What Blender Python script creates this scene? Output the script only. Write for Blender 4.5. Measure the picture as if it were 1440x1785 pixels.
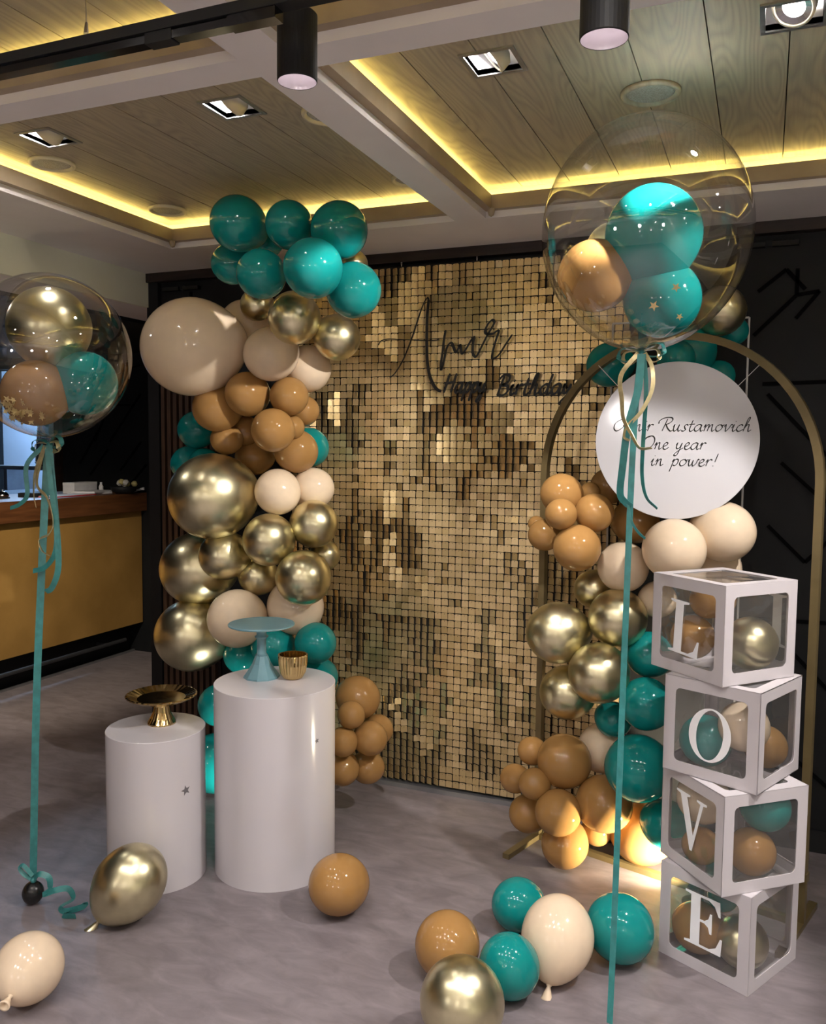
import bpy, bmesh, math, random
from mathutils import Vector, Matrix, Euler, noise

for o in list(bpy.data.objects): bpy.data.objects.remove(o, do_unlink=True)
SC = bpy.context.scene
COL = SC.collection
random.seed(7)
PI = math.pi

# ---------------------------------------------------------------- camera
YAW, PITCH, ROLL, FPX, CAM_H = .38964, .07454, -.00983, 1488.8, 1.593
fw = Vector((-math.sin(YAW)*math.cos(PITCH), math.cos(YAW)*math.cos(PITCH), -math.sin(PITCH)))
rt = Vector((math.cos(YAW), math.sin(YAW), 0)); dn = fw.cross(rt)
r2 = rt*math.cos(ROLL)+dn*math.sin(ROLL); d2 = -rt*math.sin(ROLL)+dn*math.cos(ROLL)
cd = bpy.data.cameras.new('camera'); cam = bpy.data.objects.new('camera', cd); COL.objects.link(cam)
M = Matrix.Identity(4)
for i in range(3):
    M[i][0] = r2[i]; M[i][1] = -d2[i]; M[i][2] = -fw[i]
M[2][3] = CAM_H
cam.matrix_world = M
cd.sensor_fit = 'HORIZONTAL'; cd.sensor_width = 36; cd.lens = 36*FPX/1440; cd.clip_start = .02
SC.camera = cam

# ---------------------------------------------------------------- world, exposure
w = bpy.data.worlds.new('world'); SC.world = w; w.use_nodes = True
w.node_tree.nodes['Background'].inputs[0].default_value = (.5, .5, .55, 1)
w.node_tree.nodes['Background'].inputs[1].default_value = .02
SC.view_settings.view_transform = 'Standard'; SC.view_settings.look = 'None'
SC.view_settings.gamma = 1; SC.view_settings.exposure = 0.1; SC.view_settings.use_curve_mapping = False

# ---------------------------------------------------------------- room spotlights (each sits in a lamp built further down)
def aim(o, tgt):
    o.rotation_euler = (Vector(tgt)-Vector(o.location)).to_track_quat('-Z', 'Y').to_euler()
def spot(name, loc, tgt, watts, deg, blend=.35, col=(1, .93, .84), size=.02):
    l = bpy.data.lights.new(name, 'SPOT'); l.energy = watts; l.spot_size = math.radians(deg); l.spot_blend = blend
    l.color = col; l.shadow_soft_size = size
    o = bpy.data.objects.new(name, l); o.location = loc; aim(o, tgt); COL.objects.link(o)
    return o
ZC = 2.60          # wood ceiling
ZB = 2.48          # underside of the white beams
COOL = (1, .94, .90)
# (x, y) of the square recessed lamps, where they are aimed, watts
# (x, y) in the ceiling, aim point, watts, cone
DOWNLIGHTS = [
    (-2.219, 2.216, (-2.35, 2.10, 0), 20, 75), (-1.506, 2.220, (-1.50, 2.1, 0), 14, 70), (-.694, 2.212, (-1.0, 3.6, .62), 130, 27), (.025, 2.228, (-1.72, 3.0, 1.5), 330, 41),
    (.79, 2.22, (-1.3, 2.75, .1), 165, 56), (1.50, 2.22, (1.4, 2.0, 0), 30, 75),
    (-2.219, .72, (-2.2, 1.7, 0), 27, 75), (-1.506, .72, (-1.35, 1.9, .2), 27, 75), (-.694, .72, (-.6, 1.9, .3), 27, 75), (.025, .72, (.0, 2.5, .7), 27, 75),  # unseen row above the camera (continues below), added for fill light
    (.79, .72, (.6, 2.2, 0), 40, 75), (1.50, .72, (1.2, 1.6, 0), 40, 75)]
# added unseen row behind the camera: straight down, floor bounce brightens the ceiling
DOWNLIGHTS += [(x, -.78, (x, -.78, 0), 170, 100) for x in (-2.219, -1.506, -.694, .025, .79, 1.50)]
for i, (x, y, t, wt, dg) in enumerate(DOWNLIGHTS):
    spot('downlight_beam', (x, y, ZC-.012), t, wt, dg, .5 if dg > 60 else .2, COOL, .025)

# ---------------------------------------------------------------- materials
def nmat(name):
    m = bpy.data.materials.new(name); m.use_nodes = True
    nt = m.node_tree; b = nt.nodes['Principled BSDF']
    return m, nt, b
def setp(b, **k):
    names = {'rough': 'Roughness', 'metal': 'Metallic', 'spec': 'Specular IOR Level', 'coat': 'Coat Weight', 'coatr': 'Coat Roughness', 'trans': 'Transmission Weight',
             'sss': 'Subsurface Weight', 'em': 'Emission Strength', 'alpha': 'Alpha', 'ior': 'IOR'}
    for q, v in k.items(): b.inputs[names[q]].default_value = v
def c4(c): return (c[0], c[1], c[2], 1)
def noisy(name, ca, cb, scale=8, detail=4, stretch=(1, 1, 1), rough=.5, bump=0, bscale=None, lo=.35, hi=.65, coords='Object', **k):
    m, nt, b = nmat(name); N = nt.nodes; L = nt.links
    tc = N.new('ShaderNodeTexCoord'); mp = N.new('ShaderNodeMapping'); mp.inputs['Scale'].default_value = stretch
    L.new(tc.outputs[coords], mp.inputs[0])
    nz = N.new('ShaderNodeTexNoise'); nz.inputs['Scale'].default_value = scale; nz.inputs['Detail'].default_value = detail
    L.new(mp.outputs[0], nz.inputs['Vector'])
    cr = N.new('ShaderNodeValToRGB'); cr.color_ramp.elements[0].position = lo; cr.color_ramp.elements[1].position = hi
    cr.color_ramp.elements[0].color = c4(ca); cr.color_ramp.elements[1].color = c4(cb)
    L.new(nz.outputs['Fac'], cr.inputs[0]); L.new(cr.outputs[0], b.inputs['Base Color'])
    if bump:
        n2 = N.new('ShaderNodeTexNoise'); n2.inputs['Scale'].default_value = bscale or scale*4; n2.inputs['Detail'].default_value = 3
        L.new(mp.outputs[0], n2.inputs['Vector'])
        bp = N.new('ShaderNodeBump'); bp.inputs['Strength'].default_value = bump; bp.inputs['Distance'].default_value = .01
        L.new(n2.outputs['Fac'], bp.inputs['Height']); L.new(bp.outputs[0], b.inputs['Normal'])
    setp(b, rough=rough, **k)
    return m
def sc(c, s): return tuple(min(1, x*s) for x in c)
def plain(name, c, rough=.5, var=.06, scale=12, **k):
    return noisy(name, sc(c, 1-var), sc(c, 1+var), scale=scale, rough=rough, **k)
def emit(name, c, s):
    m, nt, b = nmat(name); b.inputs['Base Color'].default_value = c4(c); b.inputs['Emission Color'].default_value = c4(c); setp(b, em=s); return m
def clear(name, tint=(1, 1, 1), ior=1.45, rough=.01, haze=0.0, bump=0, bscale=14):
    # thin clear film: transparent + fresnel gloss
    m = bpy.data.materials.new(name); m.use_nodes = True; nt = m.node_tree; N = nt.nodes; L = nt.links
    N.remove(N['Principled BSDF']); out = N['Material Output']
    tr = N.new('ShaderNodeBsdfTransparent'); tr.inputs[0].default_value = c4(tint)
    gl = N.new('ShaderNodeBsdfGlossy'); gl.inputs['Roughness'].default_value = rough
    # Schlick reflectance, the same from both sides of the film
    fr = N.new('ShaderNodeLayerWeight'); fr.inputs['Blend'].default_value = .5
    pw = N.new('ShaderNodeMath'); pw.operation = 'POWER'; pw.inputs[1].default_value = 3.2; L.new(fr.outputs['Facing'], pw.inputs[0])
    ma = N.new('ShaderNodeMath'); ma.operation = 'MULTIPLY_ADD'; f0 = min(.12, 5*((ior-1)/(ior+1))**2); ma.inputs[1].default_value = .95-f0; ma.inputs[2].default_value = f0; L.new(pw.outputs[0], ma.inputs[0])
    mx = N.new('ShaderNodeMixShader'); L.new(ma.outputs[0], mx.inputs[0]); L.new(tr.outputs[0], mx.inputs[1]); L.new(gl.outputs[0], mx.inputs[2])
    if bump:
        tc = N.new('ShaderNodeTexCoord'); nz = N.new('ShaderNodeTexNoise'); nz.inputs['Scale'].default_value = bscale; nz.inputs['Detail'].default_value = 1
        L.new(tc.outputs['Object'], nz.inputs['Vector'])
        bp = N.new('ShaderNodeBump'); bp.inputs['Strength'].default_value = bump; bp.inputs['Distance'].default_value = .03
        L.new(nz.outputs['Fac'], bp.inputs['Height']); L.new(bp.outputs[0], gl.inputs['Normal']); L.new(bp.outputs[0], fr.inputs['Normal'])
    last = mx
    if haze:
        df = N.new('ShaderNodeBsdfDiffuse'); df.inputs[0].default_value = (.9, .9, .9, 1)
        m2 = N.new('ShaderNodeMixShader'); m2.inputs[0].default_value = haze
        L.new(mx.outputs[0], m2.inputs[1]); L.new(df.outputs[0], m2.inputs[2]); last = m2
    L.new(last.outputs[0], out.inputs['Surface'])
    return m
def wood_plank():
    m, nt, b = nmat('pale_wood_plank'); N = nt.nodes; L = nt.links
    tc = N.new('ShaderNodeTexCoord'); oi = N.new('ShaderNodeObjectInfo')
    mul = N.new('ShaderNodeVectorMath'); mul.operation = 'SCALE'; mul.inputs[0].default_value = (7.3, 11.1, 3.7); L.new(oi.outputs['Random'], mul.inputs['Scale'])
    add = N.new('ShaderNodeVectorMath'); add.operation = 'ADD'; L.new(tc.outputs['Object'], add.inputs[0]); L.new(mul.outputs[0], add.inputs[1])
    mp = N.new('ShaderNodeMapping'); mp.inputs['Scale'].default_value = (6.5, .75, 1); L.new(add.outputs[0], mp.inputs[0])
    nz = N.new('ShaderNodeTexNoise'); nz.inputs['Scale'].default_value = 1.2; nz.inputs['Detail'].default_value = 1.2; L.new(mp.outputs[0], nz.inputs['Vector'])
    k = N.new('ShaderNodeMath'); k.operation = 'MULTIPLY'; k.inputs[1].default_value = 22; L.new(nz.outputs['Fac'], k.inputs[0])
    fr = N.new('ShaderNodeMath'); fr.operation = 'PINGPONG'; fr.inputs[1].default_value = .5; L.new(k.outputs[0], fr.inputs[0])
    cr = N.new('ShaderNodeValToRGB'); e = cr.color_ramp.elements
    e[0].position = .0; e[0].color = (.37, .32, .245, 1); e[1].position = .38; e[1].color = (.47, .40, .295, 1)
    L.new(fr.outputs[0], cr.inputs[0])
    mp2 = N.new('ShaderNodeMapping'); mp2.inputs['Scale'].default_value = (160, 5, 1); L.new(add.outputs[0], mp2.inputs[0])
    n2 = N.new('ShaderNodeTexNoise'); n2.inputs['Scale'].default_value = 1; L.new(mp2.outputs[0], n2.inputs['Vector'])
    mx = N.new('ShaderNodeMix'); mx.data_type = 'RGBA'; mx.blend_type = 'MULTIPLY'; mx.inputs['Factor'].default_value = .35
    L.new(cr.outputs[0], mx.inputs['A']); L.new(n2.outputs['Color'], mx.inputs['B'])
    n2b = N.new('ShaderNodeRGBToBW'); L.new(n2.outputs['Color'], n2b.inputs[0]); L.new(n2b.outputs[0], mx.inputs['B'])
    L.new(mx.outputs['Result'], b.inputs['Base Color']); setp(b, rough=.55)
    return m
def sequin():
    m, nt, b = nmat('gold_sequin'); N = nt.nodes; L = nt.links
    g = N.new('ShaderNodeNewGeometry'); oi = N.new('ShaderNodeObjectInfo')
    ad = N.new('ShaderNodeMath'); L.new(g.outputs['Random Per Island'], ad.inputs[0]); L.new(oi.outputs['Random'], ad.inputs[1])
    fr = N.new('ShaderNodeMath'); fr.operation = 'FRACT'; L.new(ad.outputs[0], fr.inputs[0])
    cr = N.new('ShaderNodeValToRGB'); e = cr.color_ramp.elements
    e[0].color = (.62, .46, .22, 1); e[1].color = (.83, .64, .35, 1); L.new(fr.outputs[0], cr.inputs[0])
    L.new(cr.outputs[0], b.inputs['Base Color']); setp(b, metal=.72, rough=.31)
    return m
def latex(name, c, rough=.08, glow=.12):
    m, nt, b = nmat(name); N = nt.nodes; L = nt.links
    tc = N.new('ShaderNodeTexCoord'); nz = N.new('ShaderNodeTexNoise'); nz.inputs['Scale'].default_value = 3; L.new(tc.outputs['Object'], nz.inputs['Vector'])
    cr = N.new('ShaderNodeValToRGB'); cr.color_ramp.elements[0].color = c4(sc(c, .93)); cr.color_ramp.elements[1].color = c4(sc(c, 1.07))
    L.new(nz.outputs['Fac'], cr.inputs[0]); L.new(cr.outputs[0], b.inputs['Base Color'])
    setp(b, rough=rough, spec=.5)
    tl = N.new('ShaderNodeBsdfTranslucent'); L.new(cr.outputs[0], tl.inputs[0])
    mx = N.new('ShaderNodeMixShader'); mx.inputs[0].default_value = glow
    out = N['Material Output']; L.new(b.outputs[0], mx.inputs[1]); L.new(tl.outputs[0], mx.inputs[2]); L.new(mx.outputs[0], out.inputs['Surface'])
    return m
MAT = dict(
    teal=latex('teal_latex', (.006, .235, .225)), caramel=latex('caramel_latex', (.37, .198, .066), .075), peach=latex('peach_latex', (.82, .66, .48), .11, .2),
    gold=noisy('gold_chrome_latex', (.66, .60, .385), (.71, .645, .42), scale=4, rough=.30, metal=1.0),
    black_latex=latex('black_latex', (.01, .01, .01), .25, 0),
    bubble=clear('clear_bubble', (.97, .975, .97), 1.38, .004), pane=clear('clear_plastic_pane', (.95, .95, .94), 1.42, .03, .035, .35, 9),
    teal_ribbon=plain('teal_satin_ribbon', (.035, .195, .19), .32, .15, 40), gold_ribbon=plain('gold_ribbon', (.55, .47, .26), .3, .15, 60, metal=.5),
    floor=None, beam=noisy('white_ceiling_paint', (.74, .70, .68), (.78, .74, .72), scale=5, rough=.65), plank=wood_plank(),
    lip=noisy('oak_lip', (.30, .23, .15), (.38, .30, .20), scale=6, stretch=(1, 1, 1), rough=.5, bump=.05), led=emit('led_strip', (1.0, .86, .27), 40.0),
    darkwall=noisy('charcoal_wall', (.0055, .006, .007), (.008, .0085, .0095), scale=7, rough=.6, spec=.25, bump=.06), mould=noisy('charcoal_moulding', (.0025, .0025, .003), (.004, .004, .0045), scale=9, rough=.9, spec=.05),
    darkwood=noisy('dark_wood_trim', (.012, .007, .005), (.026, .013, .009), scale=5, stretch=(1, 12, 12), rough=.4),
    slat=noisy('brown_slat', (.040, .020, .011), (.075, .036, .018), scale=6, stretch=(9, 9, 1), rough=.5),
    fascia=noisy('pale_fascia', (.74, .75, .62), (.78, .79, .66), scale=4, rough=.7), black=plain('black_powder_coat', (.008, .008, .009), .6, spec=.3), blackgloss=plain('black_gloss', (.006, .006, .007), .15),
    counter=noisy('ochre_bar_front', (.30, .165, .040), (.40, .225, .060), scale=3, detail=6, rough=.55, bump=.05), barwood=noisy('bar_top_wood', (.10, .038, .014), (.17, .066, .024), scale=4, stretch=(10, 1, 10), rough=.35),
    plinth=noisy('gloss_white_acrylic', (.55, .52, .54), (.57, .54, .56), scale=2, rough=.16), card=noisy('white_card', (.51, .475, .495), (.54, .505, .525), scale=6, rough=.55),
    letter=plain('white_vinyl', (.86, .86, .88), .5, .02), sign=noisy('white_gloss_sign', (.56, .555, .585), (.58, .575, .60), scale=3, rough=.07), ink=plain('black_ink', (.008, .008, .008), .5),
    sequin=sequin(), backing=plain('black_backing', (.010, .008, .006), .6), alu=plain('grey_aluminium', (.32, .32, .33), .4, metal=.8),
    archgold=noisy('painted_gold_metal', (.15, .112, .050), (.185, .138, .062), scale=9, rough=.38, metal=.35), bluepaint=plain('powder_blue_metal', (.15, .29, .335), .35), goldglass=noisy('gold_glass', (.52, .38, .17), (.62, .46, .22), scale=14, rough=.14, metal=1.0),
    star=plain('grey_star_sticker', (.13, .12, .13), .5), goldfoil=plain('gold_foil', (.78, .60, .26), .35, metal=.5), silver=plain('polished_steel', (.6, .6, .62), .15, metal=1.0),
    white=plain('white_paint', (.75, .75, .76), .5), grille=noisy('speaker_grille', (.30, .28, .24), (.42, .40, .36), scale=220, detail=1, rough=.7), cream=plain('cream_plastic', (.55, .50, .38), .5),
    spot_lens=emit('spot_lens', (1, .90, .92), 5), lens=emit('lamp_lens', (1, .95, .92), 220), reflector=plain('lamp_reflector', (.80, .74, .78), .25, metal=.3), kitchen=noisy('kitchen_tile', (.55, .66, .80), (.60, .71, .85), scale=3, rough=.35),
    red=plain('red_cover', (.45, .02, .03), .4), paper=plain('white_paper', (.70, .70, .74), .7), darkgrey=plain('dark_grey', (.03, .03, .033), .5), string=plain('clear_string', (.6, .6, .6), .4),
    flower=plain('yellow_petals', (.60, .52, .22), .6), pale_flower=plain('white_petals', (.62, .60, .55), .6))
def floor_mat():
    m, nt, b = nmat('grey_mauve_floor'); N = nt.nodes; L = nt.links
    tc = N.new('ShaderNodeTexCoord')
    mp = N.new('ShaderNodeMapping'); mp.inputs['Rotation'].default_value = (0, 0, .5); mp.inputs['Scale'].default_value = (2.0, 4.5, 1); L.new(tc.outputs['Object'], mp.inputs[0])
    n1 = N.new('ShaderNodeTexNoise'); n1.inputs['Scale'].default_value = 3.4; n1.inputs['Detail'].default_value = 7; n1.inputs['Roughness'].default_value = .62; n1.inputs['Distortion'].default_value = .6
    L.new(mp.outputs[0], n1.inputs['Vector'])
    cr = N.new('ShaderNodeValToRGB'); e = cr.color_ramp.elements; e[0].position = .32; e[0].color = (.142, .120, .126, 1); e[1].position = .70; e[1].color = (.225, .194, .203, 1)
    L.new(n1.outputs['Fac'], cr.inputs[0]); L.new(cr.outputs[0], b.inputs['Base Color'])
    bp = N.new('ShaderNodeBump'); bp.inputs['Strength'].default_value = .12; bp.inputs['Distance'].default_value = .004; L.new(n1.outputs['Fac'], bp.inputs['Height']); L.new(bp.outputs[0], b.inputs['Normal'])
    setp(b, rough=.48, spec=.4)
    return m
MAT['floor'] = floor_mat()

# ---------------------------------------------------------------- mesh helpers
def mk(name, bm, mat, parent=None, loc=None, rot=None, smooth=False):
    me = bpy.data.meshes.new(name); bm.normal_update(); bm.to_mesh(me); bm.free()
    if smooth:
        for p in me.polygons: p.use_smooth = True
    me.materials.append(MAT[mat] if isinstance(mat, str) else mat)
    return mo(name, me, parent, loc, rot)
def mo(name, me, parent=None, loc=None, rot=None, scale=None):
    o = bpy.data.objects.new(name, me); COL.objects.link(o)
    if parent: o.parent = parent
    if loc is not None: o.location = loc
    if rot is not None: o.rotation_euler = rot
    if scale is not None: o.scale = scale
    return o
def empty(name, loc=(0, 0, 0), rotz=0):
    o = bpy.data.objects.new(name, None); o.empty_display_size = .1; COL.objects.link(o); o.location = loc; o.rotation_euler = (0, 0, rotz); return o
def tag(o, label, cat, group=None):
    o['label'] = label; o['category'] = cat
    if group: o['group'] = group
    return o
def struct(o): o['kind'] = 'structure'; return o
def box(bm, x0, x1, y0, y1, z0, z1, M=None):
    vs = [bm.verts.new((x, y, z)) for z in (z0, z1) for y in (y0, y1) for x in (x0, x1)]
    if M is not None:
        for v in vs: v.co = M @ v.co
    for f in ((0, 2, 3, 1), (4, 5, 7, 6), (0, 1, 5, 4), (2, 6, 7, 3), (0, 4, 6, 2), (1, 3, 7, 5)): bm.faces.new([vs[i] for i in f])
    return bm
def boxbm(*a): return box(bmesh.new(), *a)
def lathe(prof, n=40, bm=None, caps=True):
    bm = bm or bmesh.new(); rings = []
    for r, z in prof:
        if r < 1e-6: rings.append([bm.verts.new((0, 0, z))])
        else: rings.append([bm.verts.new((r*math.cos(2*PI*i/n), r*math.sin(2*PI*i/n), z)) for i in range(n)])
    for a, b in zip(rings, rings[1:]):
        for i in range(n):
            j = (i+1) % n
            q = [a[i] if len(a) > 1 else a[0], a[j] if len(a) > 1 else a[0], b[j] if len(b) > 1 else b[0], b[i] if len(b) > 1 else b[0]]
            u = []
            for v in q:
                if v not in u: u.append(v)
            if len(u) > 2: bm.faces.new(u)
    if caps:
        for rg, fl in ((rings[0], True), (rings[-1], False)):
            if len(rg) > 1: bm.faces.new(rg[::-1] if fl else rg)
    bmesh.ops.recalc_face_normals(bm, faces=bm.faces)
    return bm
def crom(pts, k=8):
    P = [Vector(p) for p in pts]
    if len(P) < 3:
        return [P[0].lerp(P[1], t/k) for t in range(k+1)]
    Q = [2*P[0]-P[1]]+P+[2*P[-1]-P[-2]]; out = []
    for i in range(1, len(Q)-2):
        a, b, c, d = Q[i-1], Q[i], Q[i+1], Q[i+2]
        for t in range(k):
            t /= k
            out.append(.5*((2*b)+(c-a)*t+(2*a-5*b+4*c-d)*t*t+(3*b-a-3*c+d)*t**3))
    out.append(P[-1]); return out
def tube(pts, r, n=8, bm=None, k=0):
    bm = bm or bmesh.new(); P = crom(pts, k) if k else [Vector(p) for p in pts]
    rings = []; up = None
    for i, p in enumerate(P):
        t = (P[min(i+1, len(P)-1)]-P[max(i-1, 0)]).normalized()
        if up is None: up = t.orthogonal().normalized()
        up = (up-t*up.dot(t)).normalized(); s = t.cross(up)
        rr = r[i] if isinstance(r, (list, tuple)) else r
        rings.append([bm.verts.new(p+(up*math.cos(2*PI*j/n)+s*math.sin(2*PI*j/n))*rr) for j in range(n)])
    for a, b in zip(rings, rings[1:]):
        for j in range(n): bm.faces.new((a[j], a[(j+1) % n], b[(j+1) % n], b[j]))
    bm.faces.new(rings[0][::-1]); bm.faces.new(rings[-1])
    bmesh.ops.recalc_face_normals(bm, faces=bm.faces)
    return bm
def ribbon(pts, w, face=(0, -1, 0), twist=0, bm=None, k=8, taper=False, th=.0012):
    # a flat satin ribbon swept along a smooth path, slowly twisting
    bm = bm or bmesh.new(); P = crom(pts, k); n = len(P); fc = Vector(face).normalized(); prev = None
    for i, p in enumerate(P):
        t = (P[min(i+1, n-1)]-P[max(i-1, 0)]).normalized()
        s = t.cross(fc)
        if s.length < .05: s = t.cross(Vector((1, .1, .2)))
        s.normalize()
        if twist: s = Matrix.Rotation(twist*i/(n-1), 3, t) @ s
        nn = t.cross(s).normalized()*th/2
        ww = w/2*(1 if not taper else max(.15, 1-i/(n-1)*.6))
        cur = [bm.verts.new(p+s*ww+nn), bm.verts.new(p-s*ww+nn), bm.verts.new(p-s*ww-nn), bm.verts.new(p+s*ww-nn)]
        if prev:
            for j in range(4): bm.faces.new((prev[j], prev[(j+1) % 4], cur[(j+1) % 4], cur[j]))
        else: bm.faces.new(cur[::-1])
        prev = cur
    bm.faces.new(prev)
    return bm
def poly_prism(pts, th, bm=None, M=None):
    # outline in x,z ; front at y=0, back at y=+th
    bm = bm or bmesh.new()
    a = [bm.verts.new((x, 0, z)) for x, z in pts]; b = [bm.verts.new((x, th, z)) for x, z in pts]
    if M is not None:
        for v in a+b: v.co = M @ v.co
    bm.faces.new(a); bm.faces.new(b[::-1])
    for i in range(len(pts)):
        j = (i+1) % len(pts); bm.faces.new((a[j], a[i], b[i], b[j]))
    return bm
def star_pts(R, r=None, a0=PI/2, n=5):
    r = r or R*.42
    return [((R if i % 2 == 0 else r)*math.cos(a0+i*PI/n), (R if i % 2 == 0 else r)*math.sin(a0+i*PI/n)) for i in range(2*n)]
def copytree(o, parent=None):
    c = o.copy(); COL.objects.link(c); c.parent = parent
    for ch in list(o.children): copytree(ch, c)
    return c

# ================================================================= THE SETTING
XL, XR, YN, YW = -7.2, 2.7, -4.0, 3.68        # left / right / near limits, feature wall
XB, YB = -3.0, 5.25                           # bar bay starts left of XB and runs back to YB
struct(mk('floor', boxbm(XL, XR, YN, 7.0, -.05, 0), 'floor'))
wf = struct(mk('wall_back', boxbm(XB, XR, YW, YW+.12, 0, 2.7), 'darkwall'))
struct(mk('wall_return', boxbm(XB, XB+.12, YW+.12, YB, 0, 2.7), 'darkwall'))
struct(mk('wall_right', boxbm(XR, XR+.1, YN, YW+.12, 0, 2.7), 'fascia'))
struct(mk('wall_near', boxbm(XL, XR+.1, YN-.1, YN, 0, 2.7), 'beam'))
struct(mk('wall_left', boxbm(XL-.1, XL, YN, 7.0, 0, 2.7), 'darkwall'))
# bar back wall with a serving hatch into the kitchen
HX0, HX1, HZ0, HZ1 = -6.7, -5.235, 1.16, 2.2
bm = boxbm(HX1, XB+.12, YB, YB+.1, 0, 2.7); box(bm, XL, HX0, YB, YB+.1, 0, 2.7); box(bm, HX0, HX1, YB, YB+.1, 0, HZ0); box(bm, HX0, HX1, YB, YB+.1, HZ1, 2.7)
wb = struct(mk('wall_bar', bm, 'darkwall'))
# raised geometric mouldings on the dark walls
def mould(parent, segs, y, wd=.014, th=.009):
    for (x0, z0, x1, z1) in segs:
        L = math.hypot(x1-x0, z1-z0); a = math.atan2(z1-z0, x1-x0)
        m = Matrix.Translation((x0, y, z0)) @ Matrix.Rotation(-a, 4, 'Y')
        mk('moulding', boxbm(0, L, -th, .001, -wd/2, wd/2, m), 'mould', parent)
mould(wf, [(-.05, 2.22, .05, 2.30), (.05, 2.30, .12, 2.22), (-.06, 2.05, .09, 2.20), (.09, 2.20, .09, 2.30), (.09, 2.20, .17, 2.21), (.17, 2.21, .09, 2.11), (.20, 2.20, .34, 2.23), (.20, 2.20, .34, 2.08),
           (-.02, 1.86, .50, 1.87), (.0, 1.82, .22, 1.58), (.22, 1.58, .42, 1.78), (.06, 1.55, .22, 1.40), (.22, 1.40, .4, 1.56), (.02, 1.30, .16, 1.16), (.16, 1.16, .4, 1.42), (.0, .92, .5, .93), (.05, .88, .3, .62),
           (.3, .62, .5, .82), (.05, .45, .3, .25), (.6, .2, .6, 2.35), (.6, 1.2, 1.1, 1.7), (1.1, 1.7, 1.6, 1.2), (.6, 1.9, 1.1, 1.4), (1.1, .7, 1.6, 1.3), (.6, .6, 1.1, 1.0),
           (-2.9, 2.28, -2.6, 2.2), (-2.75, 2.38, -2.75, 2.2)], YW)
mould(wb, [(-5.05, 1.75, -4.85, 2.0), (-4.85, 1.62, -4.7, 1.9), (-4.70, 1.9, -4.5, 1.9), (-4.7, 1.62, -4.4, 1.98), (-5.0, 1.45, -4.8, 1.72), (-4.9, 1.36, -4.72, 1.56), (-4.6, 1.4, -4.4, 1.62), (-4.5, 1.3, -4.35, 1.45), (-4.3, 1.35, -3.9, 1.8), (-5.0, 2.05, -4.4, 2.2)], YB)
# dark wood cornice right under the ceiling, small black slot lamps below it
struct(mk('trim_1', boxbm(XB-.01, XR, YW-.05, YW, 2.435, ZB), 'darkwood'))
for lab, x in (('left above the very large peach balloon', -2.80), ('right beside the right bubble', -.02)):
    t = tag(empty('wall_slot_lamp', (x, YW, 2.40)), 'small black slot lamp under the cornice at '+lab, 'lamp', 'slot lamps under the cornice')
    mk('bar', boxbm(-.11, -.01, -.03, -.002, -.012, .006), 'blackgloss', t); mk('bar', boxbm(.015, .11, -.03, -.002, -.012, .006), 'blackgloss', t); mk('bracket', boxbm(-.01, .015, -.02, 0, -.008, .012), 'black', t)
struct(mk('baseboard_back', boxbm(XB, XR, YW-.015, YW, 0, .09), 'black'))
# brown vertical slats at the left end of the feature wall
tr = struct(mk('trim_2', boxbm(-2.93, -2.58, YW-.012, YW, .02, 1.96), 'darkwood'))
for i in range(9): mk('slat', boxbm(-2.925+i*.038, -2.925+i*.038+.022, YW-.034, YW-.012, .02, 1.96), 'slat', tr)
struct(mk('trim_3', boxbm(-3.01, -2.94, YW-.03, YW, 0, 2.435), 'black'))
# pale fascia and soffit of the lowered bar ceiling
struct(mk('trim_4', boxbm(XB-.02, XB, YN, YB, 2.31, 2.50), 'fascia'))
struct(mk('trim_5', boxbm(XB-.34, XB-.02, YN, YB, 2.31, 2.33), 'beam'))
struct(mk('trim_6', boxbm(XL, XB-.34, YN, YB, 2.29, 2.35), 'black'))

# ceiling: white beams, wooden cove lips with LED strips, planked coffers
CX = [(-2.515, -1.155), (-1.03, .33), (.455, 1.815)]
CY = [(1.825, 3.22), (.33, 1.725), (-1.165, .23)]
bm = bmesh.new()
xs = [XB]+[v for p in CX for v in p]+[XR]; ys = [YN]+sorted(v for p in CY for v in p)+[YW]
for i in range(len(xs)-1):
    for j in range(len(ys)-1):
        if i % 2 == 1 and j % 2 == 1: continue
        box(bm, xs[i], xs[i+1], ys[j], ys[j+1], ZB, 2.52)
bmesh.ops.remove_doubles(bm, verts=bm.verts, dist=1e-4)
ceil = struct(mk('ceiling', bm, 'beam'))
# upper slab and dividers above the beams close the coves
bm = boxbm(XL, XR, YN, 7.0, 2.70, 2.8)
mk('upper_slab', bm, 'darkgrey', ceil)
HOLE = .066
def plank_bm(x0, x1, y0, y1, holes, t=.012):
    b = bmesh.new(); xs = sorted({x0, x1, *[min(max(h[k], x0), x1) for h in holes for k in (0, 1)]}); ys = sorted({y0, y1, *[min(max(h[k], y0), y1) for h in holes for k in (2, 3)]})
    V = {}
    def v(x, y): return V.setdefault((x, y), b.verts.new((x, y, 0)) if (x, y) not in V else None)
    fs = []
    for a, c in zip(xs, xs[1:]):
        for d, e in zip(ys, ys[1:]):
            mx, my = (a+c)/2, (d+e)/2
            if any(h[0] < mx < h[1] and h[2] < my < h[3] for h in holes): continue
            fs.append(b.faces.new((v(a, d), v(a, e), v(c, e), v(c, d))))
    r = bmesh.ops.extrude_face_region(b, geom=fs)
    for q in r['geom']:
        if isinstance(q, bmesh.types.BMVert): q.co.z += t
    bmesh.ops.recalc_face_normals(b, faces=b.faces)
    return b
COVE = .055
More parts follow.
